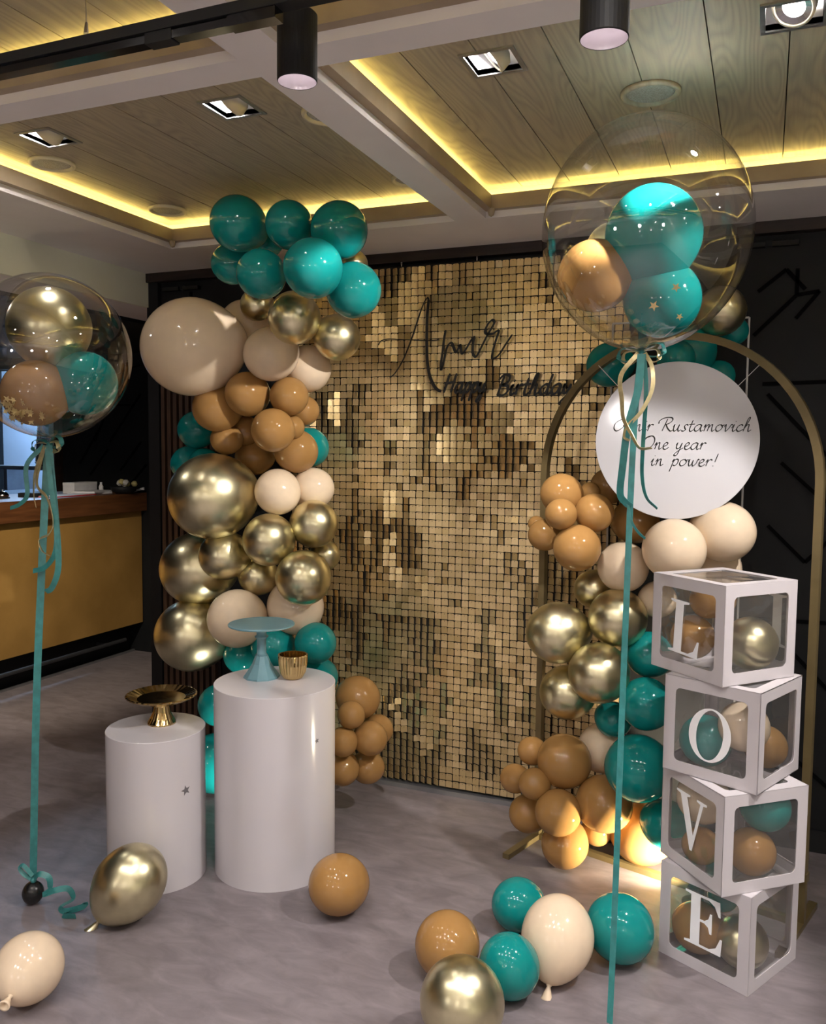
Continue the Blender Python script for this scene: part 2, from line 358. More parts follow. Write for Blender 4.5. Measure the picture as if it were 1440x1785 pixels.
for ci, (x0, x1) in enumerate(CX):
    for ri, (y0, y1) in enumerate(CY):
        # thin white dividers behind the cove
        b = bmesh.new()
        a0, a1, c0, c1 = x0-COVE, x1+COVE, y0-COVE+.006, y1+COVE-.006
        for q in ((a0-.006, a0, c0-.006, c1+.006), (a1, a1+.006, c0-.006, c1+.006), (a0, a1, c0-.006, c0), (a0, a1, c1, c1+.006)): box(b, *q, 2.5195, ZC+.012)
        mk('cove_back', b, 'beam', ceil)
        lw, z0, z1 = .030, 2.505, 2.558
        for q in ((x0-.012, x0+lw, y0-.012, y1+.012), (x1-lw, x1+.012, y0-.012, y1+.012), (x0+lw, x1-lw, y0-.012, y0+lw), (x0+lw, x1-lw, y1-lw, y1+.012)):
            mk('wood_lip', boxbm(*q, z0, z1), 'lip', ceil)
        for q in ((x0-.03, x0-.022, y0, y1), (x1+.022, x1+.03, y0, y1), (x0, x1, y0-.03, y0-.022), (x0, x1, y1+.022, y1+.03)):
            mk('led_strip', boxbm(*q, 2.5205, 2.530), 'led', ceil)
        holes = [(x-HOLE, x+HOLE, y-HOLE, y+HOLE) for x, y, *_ in DOWNLIGHTS]
        n = 8; pw = (x1-x0+2*COVE)/n
        for k in range(n):
            px0, px1 = a0+k*pw+.0015, a0+(k+1)*pw-.0015
            hs = [h for h in holes if h[1] > px0 and h[0] < px1 and h[2] > c0 and h[3] < c1]
            mk('plank', plank_bm(px0, px1, c0, c1, hs), 'plank', ceil, (0, 0, ZC+random.uniform(0, .0012)))
# little corner blocks where the lips meet
for x, y in ((-2.485, 3.19), (-1.0, 3.19)):
    mk('corner_block', lathe([(0, -.03), (.010, -.024), (.014, -.01), (.014, .0), (0, .0)], 12), 'lip', ceil, (x, y, 2.505))

# recessed square lamps
DL_LABEL = {0: 'square recessed ceiling lamp nearest the left edge, beside a round speaker', 1: 'square recessed ceiling lamp left of the black hanging spotlight', 2: 'square recessed ceiling lamp with tilted head in the right coffer, above the sequin wall',
            3: 'square recessed ceiling lamp shining at the upper right corner of the photo'}
TILT = {0: (.1, 1.0), 1: (.1, 1.0), 2: (-.1, .85), 3: (-.55, .35)}
for i, (x, y, t, wt, dg) in enumerate(DOWNLIGHTS):
    e = tag(empty('recessed_downlight', (x, y, ZC)), DL_LABEL.get(i, 'square recessed ceiling lamp outside the view, %s, %s from the left' % ('added fill row behind the camera' if y < 0 else 'added fill row above the camera' if y < 1 else 'far row', ('first', 'second', 'third', 'fourth', 'fifth', 'sixth')[i % 6])), 'lamp', 'square recessed ceiling lamps')
    b = bmesh.new(); R0, R1 = .074, .062
    for q in ((-R0, R0, -R0, -R1), (-R0, R0, R1, R0), (-R0, -R1, -R1, R1), (R1, R0, -R1, R1)): box(b, *q, -.004, .014)
    mk('frame', b, 'alu', e)
    b = bmesh.new()
    for q in ((-.064, -.062, -.062, .062), (-.062, .062, -.064, -.062), (-.062, .062, .062, .064)): box(b, *q, 0, .075)
    mk('white_housing', b, 'white', e)
    b = boxbm(.062, .064, -.062, .062, 0, .075); box(b, -.064, .064, -.064, .064, .075, .078); mk('black_housing', b, 'black', e)
    h = mk('lamp_head', lathe([(.030, .030), (.046, .018), (.049, -.004), (.049, -.012), (.044, -.014), (.041, -.010)], 28, caps=False), 'cream', e, (0, 0, .022), (TILT.get(i, (.2, .3))[0], TILT.get(i, (.2, .3))[1], 0), True)
    mk('lens', lathe([(0, -.007), (.026, -.007), (.026, -.006), (0, -.006)], 24), 'lens', h)
    mk('lens_ring', lathe([(.026, -.009), (.041, -.011), (.041, -.008), (.026, -.006)], 24, caps=False), 'silver', h)
# round ceiling speakers
for x, y, r, lab in ((-2.40, 2.41, .08, 'round cream ceiling speaker at the left edge by a square lamp'), (-2.40, 3.05, .08, 'round cream ceiling speaker in the far left corner of the left coffer'),
                     (-1.26, 2.36, .08, 'round ceiling speaker half hidden by the white beam, near the hanging spotlight'), (-1.26, 3.03, .08, 'round ceiling speaker half hidden by the beam above the sequin wall'),
                     (-.336, 2.55, .083, 'flat round ceiling speaker above the right clear bubble'), (-1.02+.0, 1.4, 0, '')):
    if r == 0: continue
    e = tag(empty('ceiling_speaker', (x, y, ZC)), lab, 'speaker', 'round ceiling speakers')
    mk('ring', lathe([(r*.80, -.003), (r*.86, -.012), (r*.96, -.012), (r, -.006), (r, 0), (r*.80, 0)], 48, caps=False), 'plank' if x > -.9 else 'cream', e, None, None, True)
    mk('grille', lathe([(0, -.006), (r*.74, -.006), (r*.80, -.003), (r*.80, 0)], 48), 'grille', e)
e = tag(empty('ceiling_speaker', (-1.30, 1.42, ZC)), 'white round ceiling speaker cut by the top edge above the track', 'speaker', 'round ceiling speakers')
mk('ring', lathe([(.075, -.004), (.080, -.014), (.098, -.012), (.10, 0)], 40, caps=False), 'white', e, None, None, True); mk('grille', lathe([(0, -.006), (.076, -.006), (.08, 0)], 40), 'grille', e)

# lighting track and its two cylinder spotlights
e = tag(empty('lighting_track', (-1.2, 1.35, 2.36)), 'black ceiling track running along the top left of the photo', 'track')
mk('rail', boxbm(-1.3, 2.6, -.016, .016, .0, .020), 'black', e); mk('lower_rail', boxbm(-1.3, .36, -.012, .012, -.018, -.004), 'blackgloss', e); mk('rail_joint', boxbm(.10, .16, -.013, .013, -.02, .0), 'black', e)
for x in (-.05, 1.5):
    mk('cable', tube([(x, 0, .02), (x, 0, .235)], .0012, 6), 'silver', e); mk('cable_grip', lathe([(.004, .018), (.006, .03), (.003, .05), (0, .052)], 10), 'silver', e, (x, 0, 0))
SPOTS = [(-.868, 1.50, 2.30, (-.9, 1.75, 0), 34, 'black cylinder spotlight hanging from the track at the top left centre'), (-.262, 1.42, 2.245, (-.3, 1.7, 0), 34, 'black cylinder spotlight cut by the top edge above the right bubble')]
for x, y, z, tgt, wt, lab in SPOTS:
    e = tag(empty('track_spotlight', (x, y, z)), lab, 'spotlight', 'black cylinder spotlights')
    mk('body', lathe([(.0375, .0), (.039, .002), (.039, .125), (.034, .130), (0, .130)], 36, caps=False), 'black', e, None, None, False)
    mk('reflector', lathe([(.0375, .001), (.033, .022), (.026, .045), (0, .048)], 36, caps=False), 'reflector', e, None, None, True)
    mk('lens', lathe([(0, .043), (.020, .043), (.020, .044), (0, .044)], 24), 'spot_lens', e)
    mk('stem', tube([(0, 0, .128), (0, -.03, .15), (0, 1.35-y, 2.345-z+.01)] if y > 1.36 else [(0, 0, .128), (0, 0, .2)], .006, 8), 'black', e)
    mk('adapter', boxbm(-.05, .05, 1.35-y-.014, 1.35-y+.014, 2.34-z, 2.36-z), 'blackgloss', e)
    spot('spotlight_beam', (x, y, z-.004), tgt, wt, 70, .5, (1, .93, .95), .02)

# ---------------------------------------------------------------- bar counter
e = tag(empty('bar_counter', (-4.4, 3.0, 0)), 'long bar counter with ochre front and dark wooden top at the left', 'bar')
mk('front_panel', boxbm(-.08, 0, -4.5, 2.24, .235, 1.10), 'counter', e)
mk('top', boxbm(-.62, .045, -4.5, 2.249, 1.10, 1.235), 'barwood', e)
mk('kick_plate', boxbm(-.5, -.14, -4.5, 2.24, 0, .235), 'black', e)
mk('foot_rail', tube([(-.05, -4.5, .12), (-.05, 2.1, .12)], .014, 10), 'darkgrey', e)
for yy in (-.5, .7, 1.9): mk('rail_bracket', boxbm(-.14, -.045, yy-.012, yy+.012, .108, .132), 'darkgrey', e)
mk('floor_edge', boxbm(-.10, -.08, -4.5, 2.24, 0, .014), 'alu', e)
# things on the bar
ZT = 1.235
t = tag(empty('service_bell', (-4.66, 4.19, ZT)), 'silver service bell on the bar at the left edge', 'bell')
mk('base', lathe([(.045, 0), (.045, .006), (.03, .012), (0, .012)], 24), 'black', t); mk('dome', lathe([(.040, .012), (.038, .026), (.026, .042), (.008, .048), (0, .048)], 24), 'silver', t, None, None, True); mk('button', lathe([(.006, .048), (.006, .058), (0, .06)], 12), 'silver', t)
t = tag(empty('card_terminal', (-4.66, 4.48, ZT), .3), 'black tablet lying on the bar behind the ribbons', 'tablet')
mk('body', boxbm(-.07, .07, -.12, .12, 0, .028), 'black', t); mk('screen', boxbm(-.06, .06, -.11, .11, .028, .0295), 'blackgloss', t)
t = tag(empty('menu_folder', (-4.52, 4.62, ZT), .1), 'red folder lying under white papers on the bar', 'folder')
mk('cover', boxbm(-.07, .07, -.22, .22, 0, .006), 'red', t); mk('pages', boxbm(-.066, .062, -.215, .215, .006, .009), 'paper', t)
b = boxbm(-.09, .09, -.13, .13, 0, .012); box(b, -.08, .10, -.12, .15, .012, .022, Matrix.Rotation(.25, 4, 'Z')); t = tag(mk('paper_pile', b, 'paper', None, (-4.60, 4.92, ZT)), 'loose pile of white papers on the bar', 'papers')
t = tag(empty('napkin_box', (-4.75, 4.98, ZT), .1), 'grey white napkin box on the bar beside the papers', 'box')
mk('box', boxbm(-.05, .05, -.13, .13, 0, .075), 'paper', t); mk('lid', boxbm(-.051, .051, -.131, .131, .06, .08), 'white', t)
t = tag(empty('small_bottle', (-4.66, 5.1, ZT)), 'tiny white bottle right of the napkin box', 'bottle')
mk('body', lathe([(.016, 0), (.017, .045), (.010, .06), (0, .06)], 16), 'white', t); mk('cap', lathe([(.009, .058), (.009, .078), (0, .078)], 14), 'paper', t)
t = tag(empty('flower_bowl', (-4.66, 5.11, ZT)), 'black bowl with yellow and white flowers near the bar end', 'flower bowl'); t.location = (-4.40, 5.05, ZT)
mk('bowl', lathe([(.05, 0), (.085, .02), (.10, .055), (.095, .055), (.08, .022), (0, .01)], 28), 'black', t, None, None, True)
for k in range(7):
    a = k*2.4; rr = .03+.045*(k % 2)
    b = lathe([(0, .03), (.016, .024), (.024, .008), (.018, -.008), (0, -.012)], 9); mk('flower', b, 'flower' if k < 4 else 'pale_flower', t, (rr*math.cos(a), rr*math.sin(a), .066+.008*(k % 3)), (.2*k, .3, k))
t = tag(mk('cable_plug', tube([(-.06, 0, .008), (0, .01, .012), (.05, .02, .03), (.075, .03, .034)], [.006, .006, .009, .011], 8, None, 0), 'white', None, (-4.41, 5.17, ZT)), 'white cable with plug at the right end of the bar', 'cable')
# kitchen behind the hatch
struct(mk('wall_kitchen', boxbm(-7.2, -4.6, 6.5, 6.6, 0, 2.7), 'kitchen')); struct(mk('wall_kitchen_side', boxbm(-5.0, -4.9, YB+.1, 6.5, 0, 2.7), 'kitchen'))
d = struct(mk('window_1', boxbm(HX1-.005, HX1+.055, YB-.03, YB+.1, HZ0, HZ1+.05), 'darkwood')); mk('sill', boxbm(HX0, HX1, YB-.02, YB+.1, HZ0-.02, HZ0), 'darkwood', d); mk('head', boxbm(HX0, HX1, YB-.03, YB+.1, HZ1, HZ1+.05), 'darkwood', d)
struct(mk('window_2', boxbm(HX1-.115, HX1-.012, YB+.03, YB+.05, HZ0, HZ1), 'kitchen'))
sh = tag(empty('kitchen_shelf', (-5.95, 6.1, 1.36)), 'pale metal shelf in the blue-lit kitchen hatch', 'shelf')
mk('board', boxbm(-.8, .75, -.2, .25, 0, .035), 'alu', sh); mk('bracket', boxbm(-.7, -.66, -.1, .25, -.2, 0), 'alu', sh); mk('bracket', boxbm(.6, .64, -.1, .25, -.2, 0), 'alu', sh)
t = tag(empty('wire_basket', (-6.02, 6.02, 1.40)), 'dark metal wire basket leaning on the kitchen shelf', 'basket'); t.rotation_euler = (.0, .22, 0)
mk('liner', lathe([(0, .0), (.17, .0), (.20, .40), (.19, .40), (.16, .01), (0, .01)], 28), 'darkgrey', t, None, None, True)
for k in range(14):
    a = 2*PI*k/14; mk('wire', tube([(.174*math.cos(a), .174*math.sin(a), 0), (.205*math.cos(a), .205*math.sin(a), .40)], .006, 6), 'silver', t)
for k in range(5): rr = .176+.0075*k; mk('hoop', tube([((rr+.003)*math.cos(q*2*PI/28), (rr+.003)*math.sin(q*2*PI/28), .005+.097*k) for q in range(29)], .006, 6), 'silver', t)
t = tag(empty('kitchen_lamp', (-5.9, 5.95, 2.55)), 'cold white strip lamp above the kitchen hatch', 'lamp')
mk('housing', boxbm(-.6, .6, -.05, .05, .03, .06), 'white', t); mk('tube', tube([(-.58, 0, .015), (.58, 0, .015)], .013, 10), emit('cold_tube', (.45, .68, 1.0), 650), t)

# three unseen globe pendants added for fill behind the camera; also a small downlight over the bar
for k, (x, y) in enumerate(((-2.4, -2.3), (-.2, -2.3), (1.9, -2.3))):
    t = tag(empty('fill_pendant', (x, y, ZB)), ('leftmost', 'middle', 'rightmost')[k]+' opal globe pendant, added fill light behind the camera', 'lamp', 'added fill globes')
    mk('cord', tube([(0, 0, 0), (0, 0, -.42)], .003, 6), 'black', t); mk('cap', lathe([(.05, 0), (.05, -.02), (0, -.02)], 20), 'black', t)
    mk('globe', lathe([(0 if i in (0, 16) else .13*math.sin(PI*i/16), -.54+.13*math.cos(PI*i/16)) for i in range(17)], 28), emit('fill_globe', (1, .93, .90), 34), t, None, None, True)
t = tag(empty('bar_downlight', (-3.18, 2.55, 2.31)), 'small round soffit lamp lighting the bar front, left of the view', 'lamp')
mk('ring', lathe([(.03, -.004), (.04, -.006), (.045, 0), (.03, 0)], 28, caps=False), 'silver', t); mk('lens', lathe([(0, -.002), (.03, -.002), (.03, 0), (0, 0)], 24), 'lens', t)
spot('bar_beam', (-3.18, 2.55, 2.30), (-4.4, 3.9, .7), 230, 60, .8, (1, .88, .70), .02)

# ================================================================= SEQUIN WALL
PX0, PX1, PZ0, PZ1, PY = -2.12, -.50, .035, 2.415, 3.613
panel = tag(empty('sequin_wall', ((PX0+PX1)/2, PY+.02, 0)), 'tall gold sequin backdrop wall made of small shimmering square tiles', 'backdrop')
pl = Vector(panel.location)
def inpanel(bm, name, mat):
    bmesh.ops.translate(bm, verts=bm.verts, vec=-pl); return mk(name, bm, mat, panel)
inpanel(boxbm(PX0, PX1, PY+.016, PY+.03, PZ0, PZ1), 'backing_board', 'backing')
b = boxbm(PX0, PX1, PY-.012, PY+.03, 0, .022); inpanel(b, 'base_rail', 'alu')
for x in (-1.56, -1.20): inpanel(tube([(x, PY+.02, PZ1), (x, PY+.02, PZ1+.05)], .003, 6), 'hook', 'silver')
PIT = .0325; NC = int((PX1-PX0)/PIT); NR = int((PZ1-PZ0)/PIT)
def tile_geo(bm, h=.0149):
    # rounded-top square tile hanging from a pin at its top centre, front at y=-.0012
    o = [(-h, -h), (h, -h), (h, h*.72), (h*.72, h), (-h*.72, h), (-h, h*.72)]
    a = [bm.verts.new((x, -.0012, z)) for x, z in o]; c = [bm.verts.new((x, .0, z)) for x, z in o]
    bm.faces.new(a); bm.faces.new(c[::-1])
    for i in range(6): j = (i+1) % 6; bm.faces.new((a[j], a[i], c[i], c[j]))
    p = [bm.verts.new((s*.0013, -.0016, h*.66+t*.0013)) for s, t in ((-1, -1), (1, -1), (1, 1), (-1, 1))]
    f = bm.faces.new(p); f.material_index = 1
    return a+c+p
def tile_rot(cx, cz):
    u = noise.noise((cx*2.6+5.1, cz*2.2, 1.7)); v = noise.noise((cx*11+2, cz*4.5, 9.3)); q = noise.noise((cx*4.2, cz*3.6, 21.0))
    low = max(0, min(1, (1.75-cz)/.5)); left = max(0, min(1, (-1.12-cx)/.15))*max(0, min(1, 1.6-abs(cz-2.08)/.2))
    yaw = random.gauss(0, .02)+q*.10; tilt = random.gauss(0, .022)+noise.noise((cx*5, cz*5, 3))*.05
    if u*.6+v*.75+.20*low-.55*left+random.gauss(0, .10) > .20: yaw = -.42+random.gauss(0, .07)
    elif u-v*.5 > .34: yaw = .55
    elif random.random() < .10: tilt += random.gauss(0, .10)
    return yaw, tilt
bs = bmesh.new(); singles = []
bt = bmesh.new(); tile_geo(bt); tile_me = bpy.data.meshes.new('sequin_tile'); bt.normal_update(); bt.to_mesh(tile_me); bt.free(); tile_me.materials.append(MAT['sequin']); tile_me.materials.append(MAT['ink'])
# the ~300 tiles that show largest: nearest columns that stay free of the balloons
near = []
for c in range(NC):
    for r in range(NR):
        cx, cz = PX0+(c+.5)*PIT, PZ0+(r+.5)*PIT
        if -1.16 < cx < -.93 and .25 < cz < 1.75: near.append((cx, c, r))
near.sort(reverse=True); pick = {(c, r) for _, c, r in near[:300]}
for c in range(NC):
    for r in range(NR):
        cx, cz = PX0+(c+.5)*PIT, PZ0+(r+.5)*PIT
        yaw, tilt = tile_rot(cx, cz)
        jx, jz = random.gauss(0, .0005), random.gauss(0, .0006)
        piv = Matrix.Translation((cx+jx, PY+random.uniform(-.001, .002), cz+jz+.0098)) @ Euler((tilt, random.gauss(0, .025), yaw)).to_matrix().to_4x4() @ Matrix.Translation((0, 0, -.0098))
        if (c, r) in pick:
            o = mo('sequin_tile', tile_me, panel); o.matrix_local = Matrix.Translation(-pl) @ piv; singles.append(o)
        else:
            for v in tile_geo(bs): v.co = piv @ v.co - pl
me = bpy.data.meshes.new('sequin_tiles'); bs.normal_update(); bs.to_mesh(me); bs.free(); me.materials.append(MAT['sequin']); me.materials.append(MAT['ink'])
o = mo('sequin_tiles', me, panel); o['kind'] = 'stuff'

# ================================================================= LETTERING
def pen(strokes, wmin, wmax, nib=.75, th=.004, bm=None, k=7, M=None):
    # broad-nib strokes in x,z -> thin raised letters (front at y=-th)
    bm = bm or bmesh.new()
    for si, st in enumerate(strokes):
        P = crom([(x, 0, z) for x, z in st], k); n = len(P); prev = None
        yo = -.0002*(si % 5)
        for i, p in enumerate(P):
            t = (P[min(i+1, n-1)]-P[max(i-1, 0)])
            if t.length < 1e-9: continue
            t.normalize(); s = Vector((-t.z, 0, t.x))
            ang = math.atan2(t.z, t.x); w = wmin+(wmax-wmin)*abs(math.sin(ang-nib))**1.4
            if i == 0 or i == n-1: w *= .6
            cur = [bm.verts.new(p+s*w/2+Vector((0, yo-th, 0))), bm.verts.new(p-s*w/2+Vector((0, yo-th, 0))), bm.verts.new(p-s*w/2+Vector((0, yo, 0))), bm.verts.new(p+s*w/2+Vector((0, yo, 0)))]
            if prev:
                for j in range(4): bm.faces.new((prev[j], prev[(j+1) % 4], cur[(j+1) % 4], cur[j]))
            else: bm.faces.new(cur[::-1])
            prev = cur
        bm.faces.new(prev)
    if M is not None:
        for v in bm.verts: v.co = M @ v.co
    bmesh.ops.recalc_face_normals(bm, faces=bm.faces)
    return bm
GL = {
 'a': (1.0, [[(.75, .85), (.5, 1.0), (.15, .75), (.05, .3), (.25, .0), (.55, .25), (.75, .95)], [(.75, .95), (.7, .3), (.8, .0), (1.0, .2)]]),
 'i': (.5, [[(.0, .45), (.2, 1.0), (.14, .3), (.25, 0), (.5, .25)], [(.27, 1.42), (.31, 1.5)]]),
 'm': (1.25, [[(0, .55), (.15, 1.0), (.15, .5), (.1, 0)], [(.12, .4), (.32, .88), (.5, .95), (.5, .5), (.45, 0)], [(.48, .4), (.7, .88), (.86, .95), (.87, .4), (.97, 0), (1.2, .25)]]),
 'n': (.9, [[(0, .55), (.15, 1.0), (.15, .5), (.1, 0)], [(.12, .4), (.32, .88), (.5, .95), (.52, .4), (.6, 0), (.85, .25)]]),
 'r': (.68, [[(0, .55), (.15, 1.0), (.15, .5), (.1, 0)], [(.12, .45), (.3, .9), (.5, 1.0), (.6, .85)]]),
 'u': (.95, [[(0, .6), (.12, 1.0), (.08, .35), (.2, 0), (.45, .25), (.62, 1.0)], [(.62, 1.0), (.56, .3), (.68, 0), (.92, .25)]]),
 's': (.68, [[(0, .1), (.2, 0), (.42, .2), (.3, .5), (.25, .8), (.45, 1.0), (.62, .85)]]),
 't': (.62, [[(.32, 1.65), (.18, .5), (.22, .05), (.4, .0), (.6, .25)], [(0, 1.0), (.62, 1.06)]]),
 'o': (.86, [[(.4, 1.0), (.1, .75), (.05, .3), (.25, 0), (.55, .2), (.68, .65), (.45, 1.0), (.6, .86), (.88, .95)]]),
 'v': (.8, [[(0, .6), (.15, 1.0), (.2, .4), (.28, 0), (.55, .5), (.7, 1.0), (.84, .9)]]),
 'c': (.72, [[(.6, .8), (.45, 1.0), (.15, .75), (.05, .3), (.25, 0), (.5, .1), (.72, .3)]]),
 'h': (.88, [[(.1, .5), (.4, 1.6), (.42, 2.0), (.28, 1.9), (.15, 1.0), (.05, 0)], [(.08, .4), (.3, .9), (.5, .95), (.5, .4), (.58, 0), (.85, .25)]]),
 'e': (.72, [[(.05, .4), (.4, .6), (.5, .9), (.3, 1.0), (.08, .6), (.15, .1), (.4, 0), (.72, .3)]]),
 'y': (.9, [[(0, .6), (.12, 1.0), (.08, .4), (.2, .1), (.45, .3), (.62, 1.0)], [(.62, 1.0), (.5, 0), (.35, -.8), (.1, -.95), (.05, -.7), (.4, -.2), (.85, .25)]]),
 'p': (.82, [[(.05, .6), (.2, 1.0), (.1, 0), (0, -.9)], [(.12, .5), (.35, .95), (.6, .95), (.65, .5), (.45, .05), (.2, .1)]]),
 'w': (1.08, [[(0, .6), (.12, 1.0), (.1, .35), (.22, 0), (.4, .3), (.5, .9)], [(.5, .9), (.48, .3), (.6, 0), (.85, .4), (.95, 1.0), (1.1, .9)]]),
 'd': (1.0, [[(.7, .85), (.45, 1.0), (.12, .7), (.05, .3), (.25, .0), (.55, .25), (.7, .7)], [(.85, 2.0), (.7, .8), (.66, .3), (.75, 0), (1.0, .2)]]),
 '!': (.45, [[(.36, 1.9), (.22, .6)], [(.12, .1), (.14, .0)]]),
 ' ': (.75, []),
 'A': (1.35, [[(.5, 1.55), (.1, 1.75), (-.5, 1.2), (-.55, .4), (-.2, 0), (.3, .4), (.8, 1.2), (1.15, 1.9)], [(1.15, 1.9), (1.02, .8), (1.05, 0), (1.3, .15)], [(.35, .8), (.75, .72), (1.2, .8)]]),
 'R': (1.35, [[(.55, 1.85), (.4, .9), (.25, 0)], [(-.3, 1.1), (-.25, 1.6), (.3, 2.0), (.95, 2.0), (1.1, 1.6), (.8, 1.15), (.45, 1.0)], [(.5, 1.0), (.8, .4), (1.15, 0), (1.4, .2)]]),
 'O': (1.35, [[(.75, 2.0), (.2, 1.6), (0, .8), (.2, .1), (.6, 0), (1.1, .6), (1.2, 1.4), (.9, 1.95), (.4, 1.9), (.0, 1.5), (-.2, 1.1)]]),
 'B': (1.2, [[(.45, 1.9), (.3, .9), (.2, 0)], [(.0, 1.5), (.4, 2.0), (.9, 1.9), (.9, 1.3), (.4, 1.0), (.9, .9), (1.0, .3), (.6, -.05), (.1, .1)]]),
 'H': (1.3, [[(.35, 2.), (.1, 0)], [(1.1, 2.), (.9, .0)], [(.0, .9), (.6, 1.05), (1.2, 1.1)]])}
def text_strokes(s, x0, width, base, xh, shear=.25):
    tot = sum(GL[c][0] for c in s); k = width/tot; x = x0; out = []
    for c in s:
        adv, sts = GL[c]
        for st in sts: out.append([(x+px*k+shear*pz*xh, base+pz*xh) for px, pz in st])
        x += adv*k
    return out
AMIR = [
 [(-1.594, 1.912), (-1.568, 1.932), (-1.535, 1.979), (-1.506, 2.039), (-1.477, 2.112), (-1.452, 2.184), (-1.431, 2.236), (-1.415, 2.259), (-1.407, 2.252)],
 [(-1.407, 2.252), (-1.409, 2.235), (-1.414, 2.176), (-1.415, 2.109), (-1.414, 2.042), (-1.41, 1.975), (-1.398, 1.915), (-1.379, 1.874), (-1.361, 1.854), (-1.343, 1.847)],
 [(-1.652, 2.061), (-1.644, 2.074), (-1.629, 2.083), (-1.596, 2.086), (-1.521, 2.08), (-1.411, 2.072), (-1.353, 2.073)],
 [(-1.325, 2.115), (-1.332, 2.079), (-1.338, 2.026), (-1.345, 1.974), (-1.344, 1.94), (-1.331, 1.986), (-1.321, 2.032), (-1.307, 2.055), (-1.295, 2.055), (-1.287, 2.038), (-1.276, 2.016), (-1.264, 2.034), (-1.257, 2.047), (-1.252, 2.02), (-1.245, 2.01), (-1.229, 2.029), (-1.205, 2.068), (-1.191, 2.083)],
 [(-1.191, 2.083), (-1.198, 2.048), (-1.197, 2.009), (-1.183, 1.994), (-1.166, 2.021), (-1.136, 2.078), (-1.106, 2.128), (-1.104, 2.143), (-1.113, 2.148), (-1.13, 2.133), (-1.143, 2.104), (-1.136, 2.091), (-1.109, 2.09), (-1.082, 2.102), (-1.095, 2.057), (-1.107, 2.012), (-1.107, 1.983), (-1.08, 1.998), (-1.054, 2.036), (-1.021, 2.083)]]
LY = PY-.024
b = pen([AMIR[0]], .004, .009); pen([AMIR[1]], .010, .014, bm=b); pen([AMIR[2]], .0035, .0045, bm=b); pen(AMIR[3:], .006, .013, bm=b)
tag(mk('script_name', b, 'ink', None, (0, LY, 0)), 'large black cursive name Amir mounted on the sequin wall', 'lettering')
b = pen(text_strokes('Happy', -1.335, .20, 1.840, .042, .22), .0075, .0145); pen(text_strokes('Birthday', -1.092, .335, 1.826, .043, .22), .0075, .0145, bm=b)
tag(mk('script_greeting', b, 'ink', None, (0, LY, 0)), 'small black cursive words Happy Birthday mounted on the sequin wall', 'lettering')

# ================================================================= BALLOONS
def balloon_mesh(name, mat, seg=40, ring=26):
    prof = []
    for i in range(ring+1):
        t = PI*i/ring; r = math.sin(t); z = math.cos(t)
        if z < 0: z *= 1+.10*(-z)**3; r *= 1-.05*(z*z)*(1 if z < 0 else 0)
        prof.append((max(r, 0) if 0 < i < ring else 0, z))
    bm = lathe(prof, seg); me = bpy.data.meshes.new(name); bm.to_mesh(me); bm.free()
    for p in me.polygons: p.use_smooth = True
    me.materials.append(MAT[mat]); return me
def knot_mesh(mat):
    bm = lathe([(.035, .05), (.075, .02), (.030, -.03), (.060, -.10), (.085, -.17), (.105, -.20), (.10, -.225), (.07, -.215), (.05, -.16), (0, -.12)], 16, caps=False)
    me = bpy.data.meshes.new('knot'); bm.to_mesh(me); bm.free()
    for p in me.polygons: p.use_smooth = True
    me.materials.append(MAT[mat]); return me
BM = {c: balloon_mesh('balloon', c) for c in ('teal', 'caramel', 'peach', 'gold', 'black_latex')}
KM = {c: knot_mesh(c) for c in BM}
COLNAME = dict(teal='teal', caramel='caramel', peach='peach', gold='gold')
def balloon(label, col, loc, r, neck=(0, 1, 0), group=None, st=1.0, knot=1.0):
    # neck = direction in which the tied end points
    q = (-Vector(neck)).normalized().to_track_quat('Z', 'Y')
    o = mo('balloon', BM[col], None, loc, q.to_euler(), (r, r, r*st)); tag(o, label, 'balloon', group)
    if knot: mo('knot', KM[col], o, (0, 0, -1.09), None, (knot, knot, knot))
    return o
